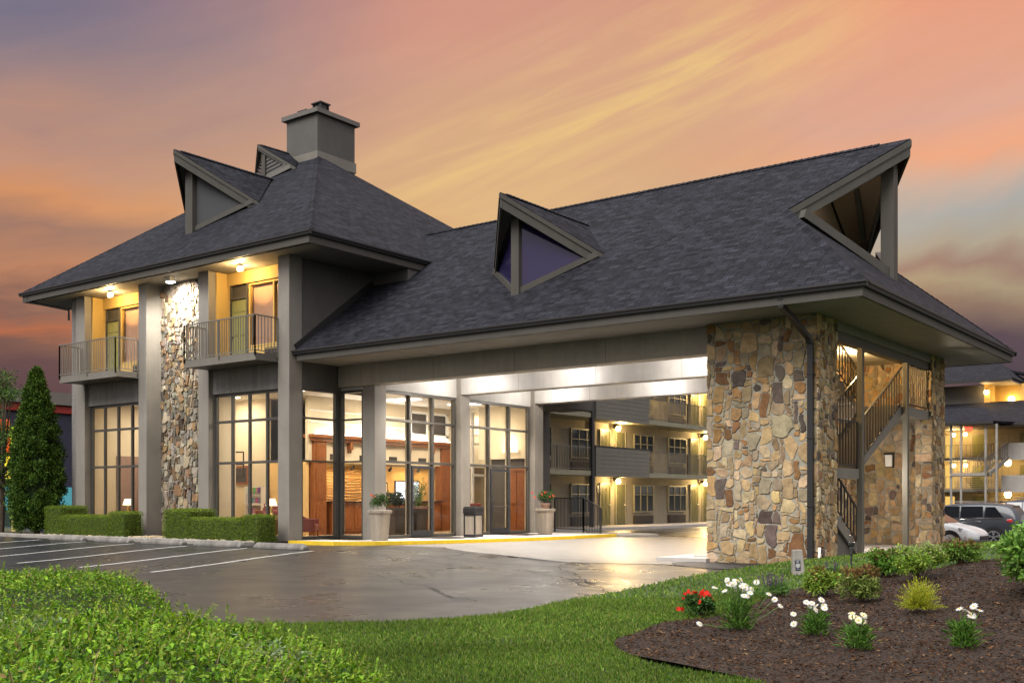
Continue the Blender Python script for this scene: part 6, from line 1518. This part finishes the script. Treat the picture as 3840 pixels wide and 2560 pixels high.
    m2 = MB(); xw = ((.272, .145) if kind == 'suv' else (.262, .125)); m2.face([(xw[0]*L, -.76*h, zz[0]-.02), (xw[0]*L, .76*h, zz[0]-.02), (xw[1]*L, .62*h, zz[1]), (xw[1]*L, -.62*h, zz[1])]); m2.build('windscreen', CGL, o, fix=False)
    for sgn in (-1, 1):
        m2 = MB(); zt_ = .98 if kind == 'suv' else .86
        m2.hexa([(-.492*L, sgn*.5*h, zt_-.09), (-.44*L, sgn*.93*h, zt_-.12), (-.40*L, sgn*.95*h, zt_-.04), (-.48*L, sgn*.5*h, zt_-.06), (-.488*L, sgn*.5*h, zt_+.05), (-.43*L, sgn*.935*h, zt_+.07), (-.385*L, sgn*.945*h, zt_+.05), (-.475*L, sgn*.5*h, zt_+.04)]); m2.build('tail_lamp', TLR, o, bevel=.02)
        zh = .80 if kind == 'suv' else .66
        m2 = MB(); m2.hexa([(.478*L, sgn*.52*h, zh-.12), (.37*L, sgn*.93*h, zh-.02), (.36*L, sgn*.9*h, zh-.02), (.45*L, sgn*.5*h, zh-.1), (.468*L, sgn*.52*h, zh), (.36*L, sgn*.94*h, zh+.13), (.35*L, sgn*.9*h, zh+.13), (.44*L, sgn*.5*h, zh)]); m2.build('headlamp', HLM, o, bevel=.015)
        if kind == 'suv':
            m2 = MB(); m2.bar((-.34*L, sgn*.68*h, 1.70), (.05*L, sgn*.68*h, 1.70), .04, .03); m2.build('roof_rail', CHR, o)
    m2 = MB(); m2.box(.47*L, .5*L, -.5*h, .5*h, .36, .5 if kind != 'suv' else .7); m2.build('grille', BLACKP, o, bevel=.02)
    r_ = .35 if kind == 'suv' else .32
    for wx in (-.295*L, .295*L):
        for sgn in (-1, 1):
            m2 = MB()
            def wl(prof, y0):
                n = 28; rr = [[m2.vert((wx+a*math.cos(6.2832*k/n), sgn*y, r_+a*math.sin(6.2832*k/n))) for k in range(n)] for a, y in prof]
                for i in range(len(rr)-1):
                    for k in range(n): m2.f.append([rr[i][k], rr[i][(k+1) % n], rr[i+1][(k+1) % n], rr[i+1][k]])
                m2.f.append(rr[-1])
            wl([(r_*.66, .80*h), (r_*.98, .82*h), (r_, .88*h), (r_, .96*h), (r_*.95, 1.0*h), (r_*.70, 1.0*h), (r_*.66, .94*h)], 0)
            w = m2.build('wheel', TYRE, o, smooth=False); m2 = MB()
            for k in range(5):
                a = k*1.2566+.3; c_ = Vector((wx, sgn*.985*h, r_))
                for da in (-.16, .16): m2.bar(c_+Vector((math.cos(a)*.05, 0, math.sin(a)*.05)), c_+Vector((math.cos(a+da)*r_*.66, 0, math.sin(a+da)*r_*.66)), .03, .035, up=(0, 1, 0))
            m2.tube([(wx, sgn*.95*h, r_), (wx, sgn*1.0*h, r_)], .06, 12)
            n = 28
            for k in range(n):
                a0, a1 = 6.2832*k/n, 6.2832*(k+1)/n; m2.bar((wx+r_*.67*math.cos(a0), sgn*.985*h, r_+r_*.67*math.sin(a0)), (wx+r_*.67*math.cos(a1), sgn*.985*h, r_+r_*.67*math.sin(a1)), .03, .03, up=(0, 1, 0))
            m2.build('rim', RIM, w)
            m2 = MB(); n = 24; rr = [[m2.vert((wx+a*math.cos(3.1416*k/n), sgn*y, r_+a*math.sin(3.1416*k/n))) for k in range(n+1)] for a, y in ((r_*1.02, .9*h), (r_*1.02, 1.005*h), (r_*1.2, 1.005*h))]
            for i in range(2):
                for k in range(n): m2.f.append([rr[i][k], rr[i][k+1], rr[i+1][k+1], rr[i+1][k]])
            m2.build('wheel_arch', BLACKP, o, fix=False)
    return o
car((-11.25, 44.3, -.2), math.pi+.0, carpaint('grey_car_paint', (.022, .026, .036), .1), 'dark grey estate-like car with red tail lamp behind the lawn', 4.65, 1.84, 1.66)
car((-11.75, 40.5, -.2), -.06, carpaint('white_car_paint', (.62, .63, .64), .1), 'white saloon car half hidden by the rear stone pier', 4.6, 1.8, 1.42, 'saloon')
car((-9.9, 48.6, -.05), math.pi, carpaint('navy_car_paint', (.008, .012, .03), .1), 'navy blue tall car behind the dark grey one', 4.9, 1.95, 1.75)
car((-10.0, 56.0, .0), math.pi, carpaint('silver_car_paint', (.45, .46, .47), .2), 'white van-like car roof at the right edge behind the navy one', 5.0, 2.0, 1.9)
